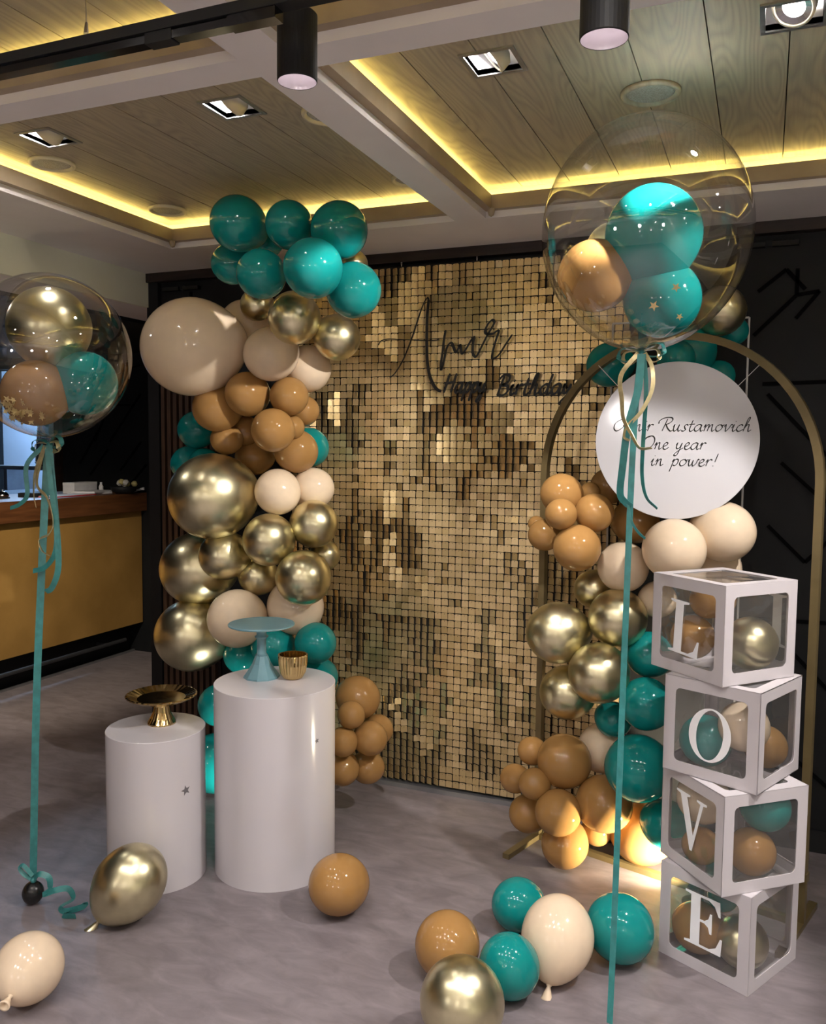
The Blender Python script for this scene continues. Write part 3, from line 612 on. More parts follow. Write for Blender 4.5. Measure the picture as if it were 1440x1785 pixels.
GARLAND_LEFT=[
    ('dark teal balloon at the top left end of the left garland','teal',-1.888,2.820,2.439,0.105),
    ("narrow dark teal balloon in the middle of the left garland's top row",'teal',-1.667,2.820,2.415,0.089),
    ("dark teal balloon at the right end of the left garland's top row",'teal',-1.459,2.820,2.377,0.104),
    ('dark teal balloon half hidden below the leftmost top balloon of the left garland','teal',-2.006,2.950,2.323,0.081),
    ("dark teal balloon in the left garland's second row, directly above a peach balloon",'teal',-1.749,2.760,2.230,0.092),
    ("largest dark teal balloon, front and centre of the left garland's top cluster",'teal',-1.487,2.679,2.217,0.105),
    ("bright turquoise half-lit balloon, lowest and rightmost of the left garland's top cluster",'teal',-1.410,2.841,2.165,0.101),
    ('small sliver of teal balloon between the first two balloons of the top row','teal',-1.866,2.980,2.398,0.059),
    ('gold chrome balloon peeking out behind the rightmost teal balloon of the top row','gold',-1.505,3.020,2.297,0.060),
    ('gold chrome balloon directly below the largest dark teal balloon of the left garland','gold',-1.792,3.073,2.117,0.107),
    ('gold chrome balloon below the bright turquoise one, in front of the sequin wall','gold',-1.664,3.200,2.049,0.095),
    ('sliver of gold chrome balloon between teal balloons and a peach one','gold',-2.073,3.234,2.210,0.070),
    ('very large peach balloon bulging out at the left of the left garland','peach',-2.290,3.069,2.017,0.209),
    ('peach balloon tucked behind the upper right of the very large peach balloon','peach',-2.189,3.316,2.146,0.106),
    ('round peach balloon in front, just right of the very large peach balloon','peach',-1.929,3.117,1.981,0.113),
    ('peach balloon lit white on its right side, above the brown cluster beside sequins','peach',-1.852,3.287,1.932,0.102),
    ('glossy brown balloon at the top of the brown cluster, touching two peach balloons','caramel',-2.060,3.139,1.817,0.096),
    ('glossy brown balloon below the white-lit peach balloon, upper right of brown cluster','caramel',-1.882,3.183,1.808,0.083),
    ('large brown balloon directly below the very large peach balloon','caramel',-2.226,3.150,1.758,0.103),
    ("glossy brown balloon at the front centre of the left garland's brown cluster",'caramel',-1.907,3.094,1.662,0.092),
    ('small brown balloon at the right edge of the brown cluster against the sequins','caramel',-1.890,3.320,1.753,0.068),
    ('small brown balloon squeezed behind the front centre brown balloon','caramel',-1.886,3.217,1.677,0.052),
    ('small shaded brown balloon between the large brown and front centre brown balloons','caramel',-2.184,3.309,1.664,0.068),
    ('small brown balloon right above the biggest gold chrome balloon','caramel',-2.217,3.208,1.624,0.069),
    ('dark brown balloon deep in shade above two pale peach balloons','caramel',-2.174,3.364,1.545,0.084),
    ("bright caramel balloon lit from the right, lowest of the left garland's brown cluster",'caramel',-1.909,3.288,1.574,0.096),
    ('teal balloon sticking out left of the brown cluster, upper of the pair','teal',-2.486,3.360,1.670,0.089),
    ('teal balloon at the far left edge just above the biggest gold balloon','teal',-2.577,3.422,1.506,0.089),
    ('teal balloon wedged between another teal balloon and the biggest gold balloon','teal',-2.446,3.358,1.511,0.073),
    ('turquoise balloon peeking out right of the bright caramel balloon','teal',-1.938,3.451,1.592,0.092),
    ('biggest gold chrome balloon, at the middle left of the left garland','gold',-2.225,3.117,1.375,0.188),
    ('pale peach balloon right of the biggest gold chrome balloon','peach',-1.949,3.199,1.399,0.100),
    ('pale peach balloon lit bright on its right, directly below the bright caramel balloon','peach',-1.853,3.341,1.411,0.092),
    ('gold chrome balloon at the right edge of the left garland below two pale peach ones','gold',-1.805,3.260,1.261,0.104),
    ("round gold chrome balloon in the centre front of the left garland's gold cluster",'gold',-1.956,3.140,1.195,0.113),
    ('gold chrome balloon nestled below the biggest gold balloon','gold',-2.194,3.156,1.112,0.109),
    ('large gold chrome balloon at the left edge, second of the three large gold ones','gold',-2.412,3.260,1.027,0.170),
    ('small gold chrome balloon in the middle above two cream balloons','gold',-2.077,3.246,1.016,0.087),
    ('gold chrome balloon at lower right of the gold cluster, over a peach balloon','gold',-1.788,3.140,1.042,0.118),
    ('dull gold balloon half hidden at the right edge behind the gold cluster','gold',-1.837,3.420,1.103,0.070),
    ('large gold chrome balloon at the lower left, lowest of the three large gold ones','gold',-2.418,3.220,0.721,0.167),
    ('peach balloon with a bright light wedge behind the blue cake stand plate','peach',-2.111,3.128,0.842,0.128),
    ('peach balloon partly lit white, above the turquoise balloon near the ribbed cup','peach',-1.902,3.269,0.888,0.125),
    ('bright turquoise balloon behind the ribbed gold cup, beside the sequin wall','teal',-1.780,3.231,0.743,0.091),
    ('teal balloon behind the stem of the blue cake stand','teal',-1.982,3.212,0.712,0.096),
    ("dark teal balloon lower left of the blue cake stand's plate",'teal',-2.183,3.280,0.637,0.087),
    ('turquoise balloon seen between the two plinths, upper of the two','teal',-2.255,3.200,0.417,0.097),
    ('glowing turquoise balloon near the floor, seen between the two plinths','teal',-2.276,3.200,0.143,0.137),
    ("teal balloon sliver right behind the tall plinth's top edge",'teal',-1.822,3.340,0.561,0.088),
    ('largest caramel balloon in the small cluster right of the tall plinth','caramel',-1.597,3.280,0.510,0.095),
    ('small caramel balloon in front of the largest one beside the tall plinth','caramel',-1.560,3.140,0.479,0.058),
    ("small round caramel balloon touching the tall plinth's right side",'caramel',-1.585,3.116,0.368,0.062),
    ('caramel balloon at the front centre of the cluster beside the tall plinth','caramel',-1.501,3.201,0.368,0.073),
    ('caramel balloon at the right edge of the cluster beside the tall plinth','caramel',-1.520,3.323,0.367,0.065),
    ('shaded caramel balloon lowest left in the cluster beside the tall plinth','caramel',-1.609,3.158,0.237,0.073),
    ('shaded caramel balloon lowest right in the cluster beside the tall plinth','caramel',-1.540,3.262,0.216,0.072),
]
GARLAND_RIGHT=[
    ("gold chrome balloon beside the right clear bubble's lower right edge",'gold',-0.171,3.355,2.104,0.090),
    ("teal balloon tip behind the gold balloon at the right bubble's edge",'teal',-0.131,3.465,2.044,0.056),
    ('teal balloon behind the top of the arch, above the round sign','teal',-0.282,3.406,1.966,0.104),
    ('small dark teal balloon under the arch just above the round sign','teal',-0.313,3.261,1.927,0.069),
    ('teal balloon upper left of the round sign, behind the bow','teal',-0.573,3.400,1.925,0.087),
    ('teal balloon sliver at the upper right edge of the round sign','teal',-0.172,3.433,1.876,0.058),
    ('caramel balloon at the top of the caramel cluster left of the round sign','caramel',-0.707,3.200,1.426,0.078),
    ('small light caramel balloon at the front of the cluster left of the sign','caramel',-0.685,3.100,1.357,0.058),
    ('half-shaded caramel balloon in the middle of the cluster left of the sign','caramel',-0.582,3.200,1.359,0.073),
    ('large caramel balloon at the bottom of the cluster left of the sign','caramel',-0.629,3.130,1.232,0.087),
    ('caramel balloon at lower left of the cluster, beside the arch leg','caramel',-0.782,3.260,1.262,0.063),
    ('tiny caramel balloon tip left of the arch leg','caramel',-0.832,3.320,1.298,0.032),
    ('small sunlit caramel balloon sliver behind the top of the cluster left of sign','caramel',-0.620,3.312,1.430,0.038),
    ("dark brown balloon in shade at the sign's lower left edge",'caramel',-0.565,3.388,1.451,0.070),
    ('dark brown balloon directly below the round sign','caramel',-0.450,3.340,1.324,0.088),
    ('peach balloon right below the caramel cluster, crossed by the turquoise ribbon','peach',-0.477,3.240,1.157,0.095),
    ('round peach balloon in front, just above the topmost letter box','peach',-0.285,3.119,1.246,0.109),
    ('peach balloon at the lower right of the round sign','peach',-0.129,3.221,1.307,0.108),
    ('peach balloon peeking out behind the topmost letter box','peach',-0.154,3.340,1.161,0.089),
    ('peach balloon half hidden left of the topmost letter box','peach',-0.353,3.280,1.037,0.069),
    ('gold chrome balloon in the shade below the large caramel balloon','gold',-0.599,3.320,1.054,0.074),
    ('gold chrome balloon crossed by the turquoise ribbon, left of the topmost letter box','gold',-0.485,3.200,0.970,0.109),
    ('gold chrome balloon furthest left in the right garland, covering the arch leg','gold',-0.704,3.180,0.898,0.117),
    ("gold chrome balloon in front, lowest right of the right garland's gold ones",'gold',-0.532,3.100,0.781,0.111),
    ("gold chrome balloon lowest left of the right garland's gold ones",'gold',-0.673,3.240,0.656,0.105),
    ("dark teal balloon left of the topmost letter box's lower edge",'teal',-0.372,3.240,0.834,0.086),
    ('dark teal balloon left of the second letter box','teal',-0.365,3.120,0.681,0.095),
    ('dark teal balloon directly below the lowest gold chrome balloons','teal',-0.501,3.260,0.564,0.068),
    ('shaded peach balloon between the big brown balloon and teal balloons','peach',-0.547,3.320,0.425,0.097),
    ('largest teal balloon of the right garland with a bright lit lower edge','teal',-0.377,3.060,0.462,0.119),
    ("teal balloon half hidden behind the lower letter boxes' left edge",'teal',-0.283,3.120,0.249,0.087),
    ("big shaded brown balloon in the right garland's lower caramel cluster",'caramel',-0.668,3.180,0.402,0.103),
    ('small brown balloon at the top left of the lower caramel cluster','caramel',-0.804,3.220,0.409,0.056),
    ("small brown balloon furthest left in the right garland's lower cluster",'caramel',-0.861,3.180,0.303,0.057),
    ('small brown balloon between the leftmost one and the big shaded brown one','caramel',-0.763,3.101,0.327,0.059),
    ('brown balloon at the lower left of the right garland, above the arch foot','caramel',-0.808,3.200,0.163,0.075),
    ('caramel balloon lit on its right side in front of the lower cluster','caramel',-0.666,3.080,0.240,0.086),
    ('caramel balloon resting on the floor at the bottom of the right garland','caramel',-0.650,3.140,0.095,0.089),
    ('large caramel balloon left of the ribbon, below the shaded peach balloon','caramel',-0.511,3.160,0.269,0.106),
    ('small caramel balloon near the floor behind the floor-resting caramel one','caramel',-0.553,3.260,0.117,0.058),
    ('caramel balloon glowing white-hot from the uplight next to the lowest letter box','caramel',-0.387,3.300,0.122,0.121),
]
rnd = random.Random(3)
for tab, g in ((GARLAND_LEFT, 'balloons of the left garland'), (GARLAND_RIGHT, 'balloons of the right garland')):
    for lab, col, x, y, z, r in tab:
        nb = [t for t in tab if abs(t[4]-z) < .25]
        cx = sum(t[2] for t in nb)/len(nb); cy = sum(t[3] for t in nb)/len(nb)+.12; cz = sum(t[4] for t in nb)/len(nb)
        nk = Vector((cx-x, cy-y, (cz-z)*.5+rnd.uniform(-.05, .05)))
        if nk.y < .03: nk.y = .03
        balloon(lab, col, (x, y, z), r, nk, g, 1.05, knot=0)
# loose balloons on the floor
FL = 'loose balloons on the floor'
balloon('gold chrome balloon on the floor in front of the short plinth', 'gold', (-1.918, 2.198, .130), .117, (-.36, -.40, -.60), FL, 1.14, 1.7)
balloon('peach balloon on the floor at the lower left corner of the photo', 'peach', (-1.893, 1.75, .100), .096, (.30, -.80, -.12), FL, 1.02, 1.6)
balloon('caramel balloon on the floor in front of the tall plinth', 'caramel', (-1.293, 2.516, .103), .101, (.3, .9, -.25), FL, 1.08)
balloon('caramel balloon on the floor, leftmost of the loose group near the boxes', 'caramel', (-.832, 2.333, .099), .098, (-.2, .9, -.2), FL, 1.08)
balloon('teal balloon on the floor behind the loose peach balloon', 'teal', (-.70, 2.66, .088), .086, (.5, .8, -.2), FL, 1.08)
balloon('bright teal balloon on the floor in front, touching the loose peach balloon', 'teal', (-.631, 2.308, .096), .088, (.1, .4, -.8), FL, 1.10)
balloon('large peach balloon on the floor in the middle of the loose group', 'peach', (-.527, 2.469, .122), .109, (-.02, -.62, -.70), FL, 1.12, 1.7)
balloon('teal balloon on the floor crossed by the turquoise ribbon, left of the lowest box', 'teal', (-.363, 2.617, .108), .103, (.45, .5, -.7), FL, 1.06)
balloon('gold chrome balloon on the floor cut by the bottom edge of the photo', 'gold', (-.694, 2.07, .118), .113, (.1, .3, -.8), FL, 1.06)

# ================================================================= CLEAR BUBBLES
def bubble(name_lab, c, r, st, neck_z):
    e = tag(empty('bubble_balloon', (c[0], c[1], neck_z)), name_lab, 'balloon', 'clear bubble balloons')
    prof = []
    for i in range(41):
        t = PI*i/40; rr = r*math.sin(t); z = r*st*math.cos(t)
        if z < 0: z -= .02*r*((-z/r)**6)
        prof.append((rr if 0 < i < 40 else 0, z+c[2]-neck_z))
    mk('clear_shell', lathe(prof, 64), 'bubble', e, None, None, True)
    mk('neck', lathe([(.004, -.05), (.014, -.045), (.007, -.005), (.012, .006), (.02, .016)], 16, caps=False), 'bubble', e, None, None, True)
    return e
def rib(e, name, pts, w, mat='teal_ribbon', **k):
    base = Vector(e.location); return mk(name, ribbon([Vector(p)-base for p in pts], w, **k), mat, e)
def bow(e, s=1.0):
    base = Vector(e.location)
    for sx, mat, up in ((-1, 'teal_ribbon', .0), (1, 'teal_ribbon', .012), (-1, 'gold_ribbon', -.01), (1, 'gold_ribbon', -.004)):
        k = .8 if mat == 'gold_ribbon' else 1
        pts = [(0, 0, -.005), (sx*.030*k, -.012, .010+up), (sx*.062*k, -.018, .004+up), (sx*.066*k, -.016, -.022+up), (sx*.040*k, -.010, -.030+up), (0, 0, -.012)]
        mk('bow_loop', ribbon([Vector(p)*s for p in pts], .016*s, face=(.2*sx, -.35, .9)), mat, e)
    mk('bow_knot', lathe([(0, -.016), (.010, -.010), (.012, 0), (.010, .010), (0, .014)], 12), 'teal_ribbon', e, (0, -.004, -.01), None, True)
# left bubble, tethered to a small black weight
eL = bubble('clear bubble balloon at the left edge with gold, teal and brown balloons inside', (-2.319, 2.295, 1.902), .277, 1.01, 1.60)
bow(eL, 1.0)
eL_nk = (-2.319, 2.29, 1.59)
rib(eL, 'long_ribbon', [(-2.322, 2.285, 1.59), (-2.323, 2.25, 1.2), (-2.313, 2.2, .7), (-2.300, 2.155, .09)], .025, face=(.65, -.75, 0), twist=.3, k=14)
rib(eL, 'ribbon_tail', [(-2.330, 2.275, 1.59), (-2.385, 2.25, 1.52), (-2.375, 2.24, 1.42), (-2.40, 2.23, 1.385), (-2.435, 2.22, 1.37)], .016, face=(.6, -.8, .1), twist=.6)
rib(eL, 'ribbon_tail', [(-2.315, 2.275, 1.59), (-2.275, 2.25, 1.45), (-2.245, 2.24, 1.30), (-2.25, 2.235, 1.22), (-2.29, 2.23, 1.17), (-2.335, 2.22, 1.155)], .018, face=(.6, -.8, .1), twist=.5)
rib(eL, 'ribbon_tail', [(-2.310, 2.280, 1.59), (-2.262, 2.25, 1.40), (-2.240, 2.24, 1.25), (-2.238, 2.235, 1.16), (-2.262, 2.23, 1.10), (-2.285, 2.225, 1.085)], .020, face=(.6, -.8, .1), twist=-.5)
rib(eL, 'gold_tail', [(-2.322, 2.27, 1.585), (-2.335, 2.245, 1.46), (-2.285, 2.24, 1.41), (-2.255, 2.235, 1.33), (-2.275, 2.235, 1.285), (-2.315, 2.23, 1.265), (-2.30, 2.23, 1.225), (-2.262, 2.23, 1.21)], .014, 'gold_ribbon', twist=1.4)
rib(eL, 'gold_tail', [(-2.324, 2.275, 1.59), (-2.345, 2.25, 1.50), (-2.345, 2.24, 1.42), (-2.33, 2.235, 1.375)], .016, 'gold_ribbon', twist=.8)
IN = 'balloons inside the clear bubbles'
balloon('large gold chrome balloon inside the left clear bubble', 'gold', (-2.312, 2.295, 1.998), .140, (.0, .2, -1), IN, 1.0)
balloon('teal balloon at the right inside the left clear bubble', 'teal', (-2.204, 2.343, 1.808), .111, (-.4, .5, .3), IN, 1.05)
balloon('teal balloon at the left edge inside the left clear bubble, behind the brown one', 'teal', (-2.400, 2.382, 1.802), .107, (.5, -.2, .3), IN, 1.05)
balloon('brown balloon with gold stars in front inside the left clear bubble', 'caramel', (-2.302, 2.222, 1.768), .112, (.1, .8, .1), IN, 1.05)
b = bmesh.new(); rn = random.Random(5)
for k in range(34):
    a = rn.uniform(0, 2*PI); rr = rn.uniform(0, .07)
    x, z = -2.292+rr*math.cos(a)*1.0+.0, 1.690+rr*math.sin(a)*.62+.01
    dx, dz = (x+2.302), (z-1.768)
    y = 2.222-math.sqrt(max(.0, .1155**2-dx*dx-(dz/1.05)**2))-.003-rn.uniform(0, .006)
    # keep the stars inside the shell
    q = Vector((x+2.319, y-2.295, z-1.902))
    if q.length > .268: q = q*(.268/q.length); x, y, z = -2.319+q.x, 2.295+q.y, 1.902+q.z
    poly_prism(star_pts(rn.uniform(.011, .015), None, rn.uniform(0, 6)), .0006, b, Matrix.Translation((x, y, z)) @ Euler((rn.uniform(-.5, .5), rn.uniform(-.5, .5), rn.uniform(-.5, .5))).to_matrix().to_4x4())
o = tag(mk('star_confetti', b, 'goldfoil'), 'heap of gold star confetti at the bottom of the left bubble', 'confetti'); o['kind'] = 'stuff'
wt = tag(empty('balloon_weight', (-2.297, 2.15, 0)), 'small black balloon weight on the floor at the left, tied with turquoise ribbon', 'weight')
mo('weight_body', BM['black_latex'], wt, (0, 0, .040), (0, .2, 0), (.036, .036, .040))
wl = Vector(wt.location)
mk('ribbon_knot', lathe([(0, -.01), (.010, -.004), (.010, .006), (0, .012)], 12), 'teal_ribbon', wt, (.004, 0, .084), None, True)
mk('ribbon_loop', ribbon([(0, 0, .085), (-.03, -.01, .105), (-.045, -.012, .125), (-.03, -.01, .135), (0, 0, .10)], .014, face=(.2, -.5, .8)), 'teal_ribbon', wt)
mk('ribbon_curl', ribbon([(.004, 0, .085), (.03, .0, .112), (.062, .012, .10), (.066, .01, .062), (.05, .0, .045), (.09, .01, .062), (.13, .03, .066), (.15, .03, .035), (.125, .0, .016), (.155, -.01, .012), (.20, .02, .022), (.205, .03, .034), (.17, .01, .014), (.165, -.03, .010), (.21, -.02, .012)], .020, face=(.3, -.5, .8), twist=1.2), 'teal_ribbon', wt)

# right bubble
eR = bubble('large clear bubble balloon at the right with teal and brown balloons inside', (-.328, 2.466, 2.191), .283, 1.10, 1.868)
bow(eR, .9)
rib(eR, 'long_ribbon', [(-.328, 2.455, 1.858), (-.334, 2.43, 1.75), (-.337, 2.41, 1.6), (-.338, 2.395, 1.44), (-.337, 2.37, 1.2), (-.334, 2.32, .8), (-.328, 2.25, .35), (-.322, 2.18, .09)], .017, face=(.15, -1, 0), twist=.5, k=12)
rib(eR, 'ribbon_tail', [(-.326, 2.440, 1.858), (-.330, 2.425, 1.76), (-.352, 2.41, 1.66), (-.362, 2.40, 1.55), (-.366, 2.395, 1.475), (-.35, 2.39, 1.45), (-.335, 2.39, 1.44)], .021, twist=.5)
rib(eR, 'ribbon_tail', [(-.320, 2.445, 1.858), (-.309, 2.43, 1.76), (-.312, 2.42, 1.60), (-.310, 2.41, 1.52), (-.296, 2.405, 1.465), (-.266, 2.40, 1.435)], .012, twist=1.0)
rib(eR, 'ribbon_tail', [(-.345, 2.39, 1.45), (-.332, 2.385, 1.40), (-.312, 2.38, 1.37), (-.292, 2.37, 1.355)], .007, twist=.4)
rib(eR, 'gold_tail', [(-.336, 2.45, 1.862), (-.378, 2.43, 1.80), (-.372, 2.42, 1.73), (-.365, 2.41, 1.68), (-.34, 2.40, 1.635), (-.318, 2.40, 1.60), (-.285, 2.395, 1.60)], .013, 'gold_ribbon', twist=1.2)
rib(eR, 'gold_tail', [(-.318, 2.45, 1.862), (-.295, 2.43, 1.82), (-.292, 2.42, 1.76), (-.318, 2.415, 1.70), (-.352, 2.41, 1.66), (-.36, 2.405, 1.63), (-.345, 2.40, 1.62)], .011, 'gold_ribbon', twist=-1.0)
balloon('large bright teal balloon at the top inside the right clear bubble', 'teal', (-.303, 2.440, 2.178), .130, (.1, .2, -1), IN, 1.02)
balloon('brown balloon at the left inside the right clear bubble', 'caramel', (-.453, 2.415, 2.074), .099, (.5, .6, .1), IN, 1.08)
balloon('teal balloon low inside the right clear bubble, below the large teal one', 'teal', (-.280, 2.478, 2.012), .106, (-.2, .6, .5), IN, 1.05)
balloon('gold chrome balloon half hidden behind the brown one inside the right bubble', 'gold', (-.430, 2.560, 2.170), .078, (.3, .3, -.5), IN, 1.05)
CF = 'gold stars inside the right bubble'
for lab, x, y, z, s in (('gold star confetti on the lower teal balloon in the right bubble', -.286, 2.352, 1.973, .014), ('dark gold star pair stuck at the right of the lower teal balloon', -.232, 2.364, 2.020, .013), ('dark star confetti near the bottom right of the right bubble', -.222, 2.375, 1.945, .010)):
    tag(mk('star', poly_prism(star_pts(s), .0008), 'goldfoil', None, (x, y, z), (.3, .5, .2)), lab, 'star', CF)
wt = tag(empty('balloon_weight', (-.326, 2.165, 0)), 'small black balloon weight of the right bubble at the bottom edge', 'weight')
mo('weight_body', BM['black_latex'], wt, (.0, 0, .036), (0, .2, 0), (.030, .030, .034)); mk('ribbon_knot', lathe([(0, -.01), (.008, -.004), (.008, .006), (0, .010)], 12), 'teal_ribbon', wt, (0, 0, .072), None, True)

# ================================================================= PLINTHS AND WHAT STANDS ON THEM
def plinth(lab, x, y, r, h, star):
    e = tag(empty('plinth', (x, y, 0)), lab, 'plinth', 'white cylinder plinths')
    mk('side', lathe([(r, 0), (r, h-.002)], 96, caps=False), 'plinth', e, None, None, True)
    mk('top', lathe([(0, h), (r-.001, h), (r+.0005, h-.002), (r-.001, h-.004), (0, h-.004)], 96), 'plinth', e)
    a, z, s = star
    b = bmesh.new(); vs = [b.verts.new(((r+.0008)*math.cos(a+px/r), (r+.0008)*math.sin(a+px/r), z+pz)) for px, pz in star_pts(s, None, PI/2+.2)]
    b.faces.new(vs); mk('star_sticker', b, 'star', e)
    return e
plinth('tall white cylinder plinth carrying the blue cake stand', -1.684, 2.742, .227, .708, (-.30, .53, .011))
plinth('short white cylinder plinth carrying the gold cake stand', -2.05, 2.505, .178, .554, (-.29, .36, .020))
t = tag(empty('cake_stand', (-1.763, 2.774, .708)), 'powder blue pedestal cake stand on the tall plinth', 'cake stand', 'cake stands')
b = bmesh.new(); prof = [(.070, 0), (.069, .006), (.060, .018), (.036, .055), (.024, .085), (.024, .088)]
mk('foot', lathe(prof, 10), 'bluepaint', t); mk('stem', lathe([(.024, .086), (.018, .095), (.0175, .150), (.025, .156), (.026, .160), (.019, .166), (.0195, .190), (.03, .196), (.03, .198)], 32), 'bluepaint', t, None, None, True)
mk('plate', lathe([(0, .196), (.118, .200), (.126, .203), (.127, .207), (.124, .210), (.118, .2085), (0, .2085)], 64), 'bluepaint', t, None, None, False)
t = tag(empty('ribbed_cup', (-1.645, 2.808, .708)), 'ribbed gold glass cup on the tall plinth', 'cup')
def ribbed(prof, n=24, amp=.05, sub=4):
    bm = bmesh.new(); m = n*sub; rings = []
    for r, z, k in prof: rings.append([bm.verts.new((r*(1+k*amp*(math.cos(2*PI*i/sub)*.5+.5))*math.cos(2*PI*i/m), r*(1+k*amp*(math.cos(2*PI*i/sub)*.5+.5))*math.sin(2*PI*i/m), z)) for i in range(m)])
    for a, c in zip(rings, rings[1:]):
        for i in range(m): bm.faces.new((a[i], a[(i+1) % m], c[(i+1) % m], c[i]))
    bm.faces.new(rings[0][::-1]); bm.faces.new(rings[-1])
    bmesh.ops.recalc_face_normals(bm, faces=bm.faces); return bm
mk('body', ribbed([(.030, .0, 0), (.036, .004, .3), (.046, .025, 1), (.051, .055, 1), (.053, .088, 1), (.0545, .094, .6), (.050, .093, .5), (.047, .055, .6), (.041, .022, .5), (.02, .010, 0)], 26, .075), 'goldglass', t)
t = tag(empty('cake_stand', (-2.061, 2.552, .554)), 'gold glass pedestal cake stand on the short plinth', 'cake stand', 'cake stands')
mk('foot', ribbed([(.052, 0, .2), (.051, .005, .5), (.040, .022, 1), (.030, .045, 1), (.026, .066, 1), (.030, .080, .6)], 14, .06), 'goldglass', t)
mk('plate', ribbed([(.030, .078, 0), (.07, .084, .2), (.105, .094, .6), (.128, .106, 1), (.129, .110, 1), (.124, .112, 1), (.10, .102, .5), (.088, .097, .1), (.02, .095, 0)], 36, .02), 'goldglass', t)

# ================================================================= ARCH, ROUND SIGN, WIRE STAND
A, B = Vector((-.808, 3.351, 0)), Vector((.169, 3.058, 0)); W_ = (B-A).length; ux = (B-A).normalized(); R_ = W_/2; ZS = 2.0-R_
ang = math.atan2(ux.y, ux.x)
e = tag(empty('arch_stand', A+(B-A)/2, ang), 'slim gold metal arch stand framing the round sign', 'arch')
path = [(-R_, 0, 0), (-R_, 0, ZS)]+[(-R_*math.cos(PI*i/40), 0, ZS+R_*math.sin(PI*i/40)) for i in range(1, 40)]+[(R_, 0, ZS), (R_, 0, 0)]
b = bmesh.new(); prev = None
for i, p in enumerate(path):
    p = Vector(p); t = (Vector(path[min(i+1, len(path)-1)])-Vector(path[max(i-1, 0)])).normalized(); s = Vector((-t.z, 0, t.x))
    cur = [b.verts.new(p+s*a+Vector((0, c, 0))) for a, c in ((.013, -.013), (-.013, -.013), (-.013, .013), (.013, .013))]
    if prev:
        for j in range(4): b.faces.new((prev[j], prev[(j+1) % 4], cur[(j+1) % 4], cur[j]))
    else: b.faces.new(cur)
    prev = cur
b.faces.new(prev[::-1]); bmesh.ops.recalc_face_normals(b, faces=b.faces)
mk('arch_bar', b, 'archgold', e)
mk('base_bar', boxbm(-R_, R_, -.012, .012, 0, .022), 'archgold', e)
for x in (-R_, R_): mk('foot', boxbm(x-.014, x+.014, -.24, .16, 0, .020), 'archgold', e)
mk('clamp', boxbm(R_-.017, R_+.017, -.017, .017, .16, .19), 'archgold', e)
# round sign hung in the arch
sx, sy, sz = -.294, 3.150, 1.628; SR = .277
e = tag(empty('round_sign', (sx, sy, sz), .10), 'round glossy white sign with black cursive writing hung in the arch', 'sign')
mk('disc', lathe([(0, -.003), (SR-.001, -.003), (SR, -.002), (SR, .002), (SR-.001, .003), (0, .003)], 128), 'sign', e, None, (PI/2, 0, 0))
px = 3.03/1488.8
b = pen(text_strokes('Amir Rustamovich', -.198, .445, .034, .0235, .22), .0022, .0052, th=.0006)
pen(text_strokes('One year', -.115, .215, -.030, .0235, .22), .0022, .0052, th=.0006, bm=b); pen(text_strokes('in power!', -.085, .222, -.088, .0235, .22), .0022, .0052, th=.0006, bm=b)
mk('lettering', b, 'ink', e, (0, -.0032, 0))
for x0, z0, x1, z1 in ((-.20, .19, -.275, .27), (.20, .19, .275, .27)): mk('string', tube([(x0, 0, z0), (x1, .02, z1)], .0013, 6), 'string', e)
# thin white wire stand behind the right garland
e = tag(empty('wire_stand', (-.33, 3.52, 0)), 'thin pale wire frame standing behind the right garland', 'stand')
mk('post', tube([(.255, 0, 0), (.255, 0, 2.10)], .004, 8), 'string', e); mk('post', tube([(-.255, 0, 0), (-.255, 0, 2.10)], .004, 8), 'string', e); mk('top_bar', tube([(-.255, 0, 2.10), (.255, 0, 2.10)], .004, 8), 'string', e)
mk('foot', boxbm(-.27, .27, -.1, .1, 0, .012), 'black', e)

# ================================================================= LETTER BOXES
S = .30
def face_bm(m=.036, rad=.016, th=.0022):
    # square card with a rounded window; lies in x,z, front at y=0
    h = S/2; i0 = h-m; bm = bmesh.new(); inner = []; outer = []
    cs = [(i0-rad, i0-rad, 0), (-(i0-rad), i0-rad, PI/2), (-(i0-rad), -(i0-rad), PI), (i0-rad, -(i0-rad), 3*PI/2)]; oc = [(h, h), (-h, h), (-h, -h), (h, -h)]
    for y in (0, th):
        I = [[bm.verts.new((cx+rad*math.cos(a0+PI/2*k/4), y, cz+rad*math.sin(a0+PI/2*k/4))) for k in range(5)] for cx, cz, a0 in cs]
        O = [bm.verts.new((x, y, z)) for x, z in oc]
        inner.append([v for g in I for v in g]); outer.append(O)
        for q in range(4):
            g = I[q]
            for k in range(4): bm.faces.new((O[q], g[k], g[k+1]))
            bm.faces.new((O[q], g[4], I[(q+1) % 4][0], O[(q+1) % 4]))
    for lp in (inner, outer):
        n = len(lp[0])
        for k in range(n): bm.faces.new((lp[0][k], lp[0][(k+1) % n], lp[1][(k+1) % n], lp[1][k]))
    bmesh.ops.recalc_face_normals(bm, faces=bm.faces); return bm
def me_of(bm, name, mat):
    me = bpy.data.meshes.new(name); bm.to_mesh(me); bm.free(); me.materials.append(MAT[mat]); return me
FACE = me_of(face_bm(), 'face_frame', 'card')
def pane_bm():
    bm = bmesh.new(); n = 8; hh = S/2-.03; V = [[bm.verts.new((-hh+2*hh*i/n, .003, -hh+2*hh*j/n)) for j in range(n+1)] for i in range(n+1)]
    for i in range(n):
        for j in range(n): bm.faces.new((V[i][j], V[i+1][j], V[i+1][j+1], V[i][j+1]))
    return bm
PANE = me_of(pane_bm(), 'pane', 'pane')
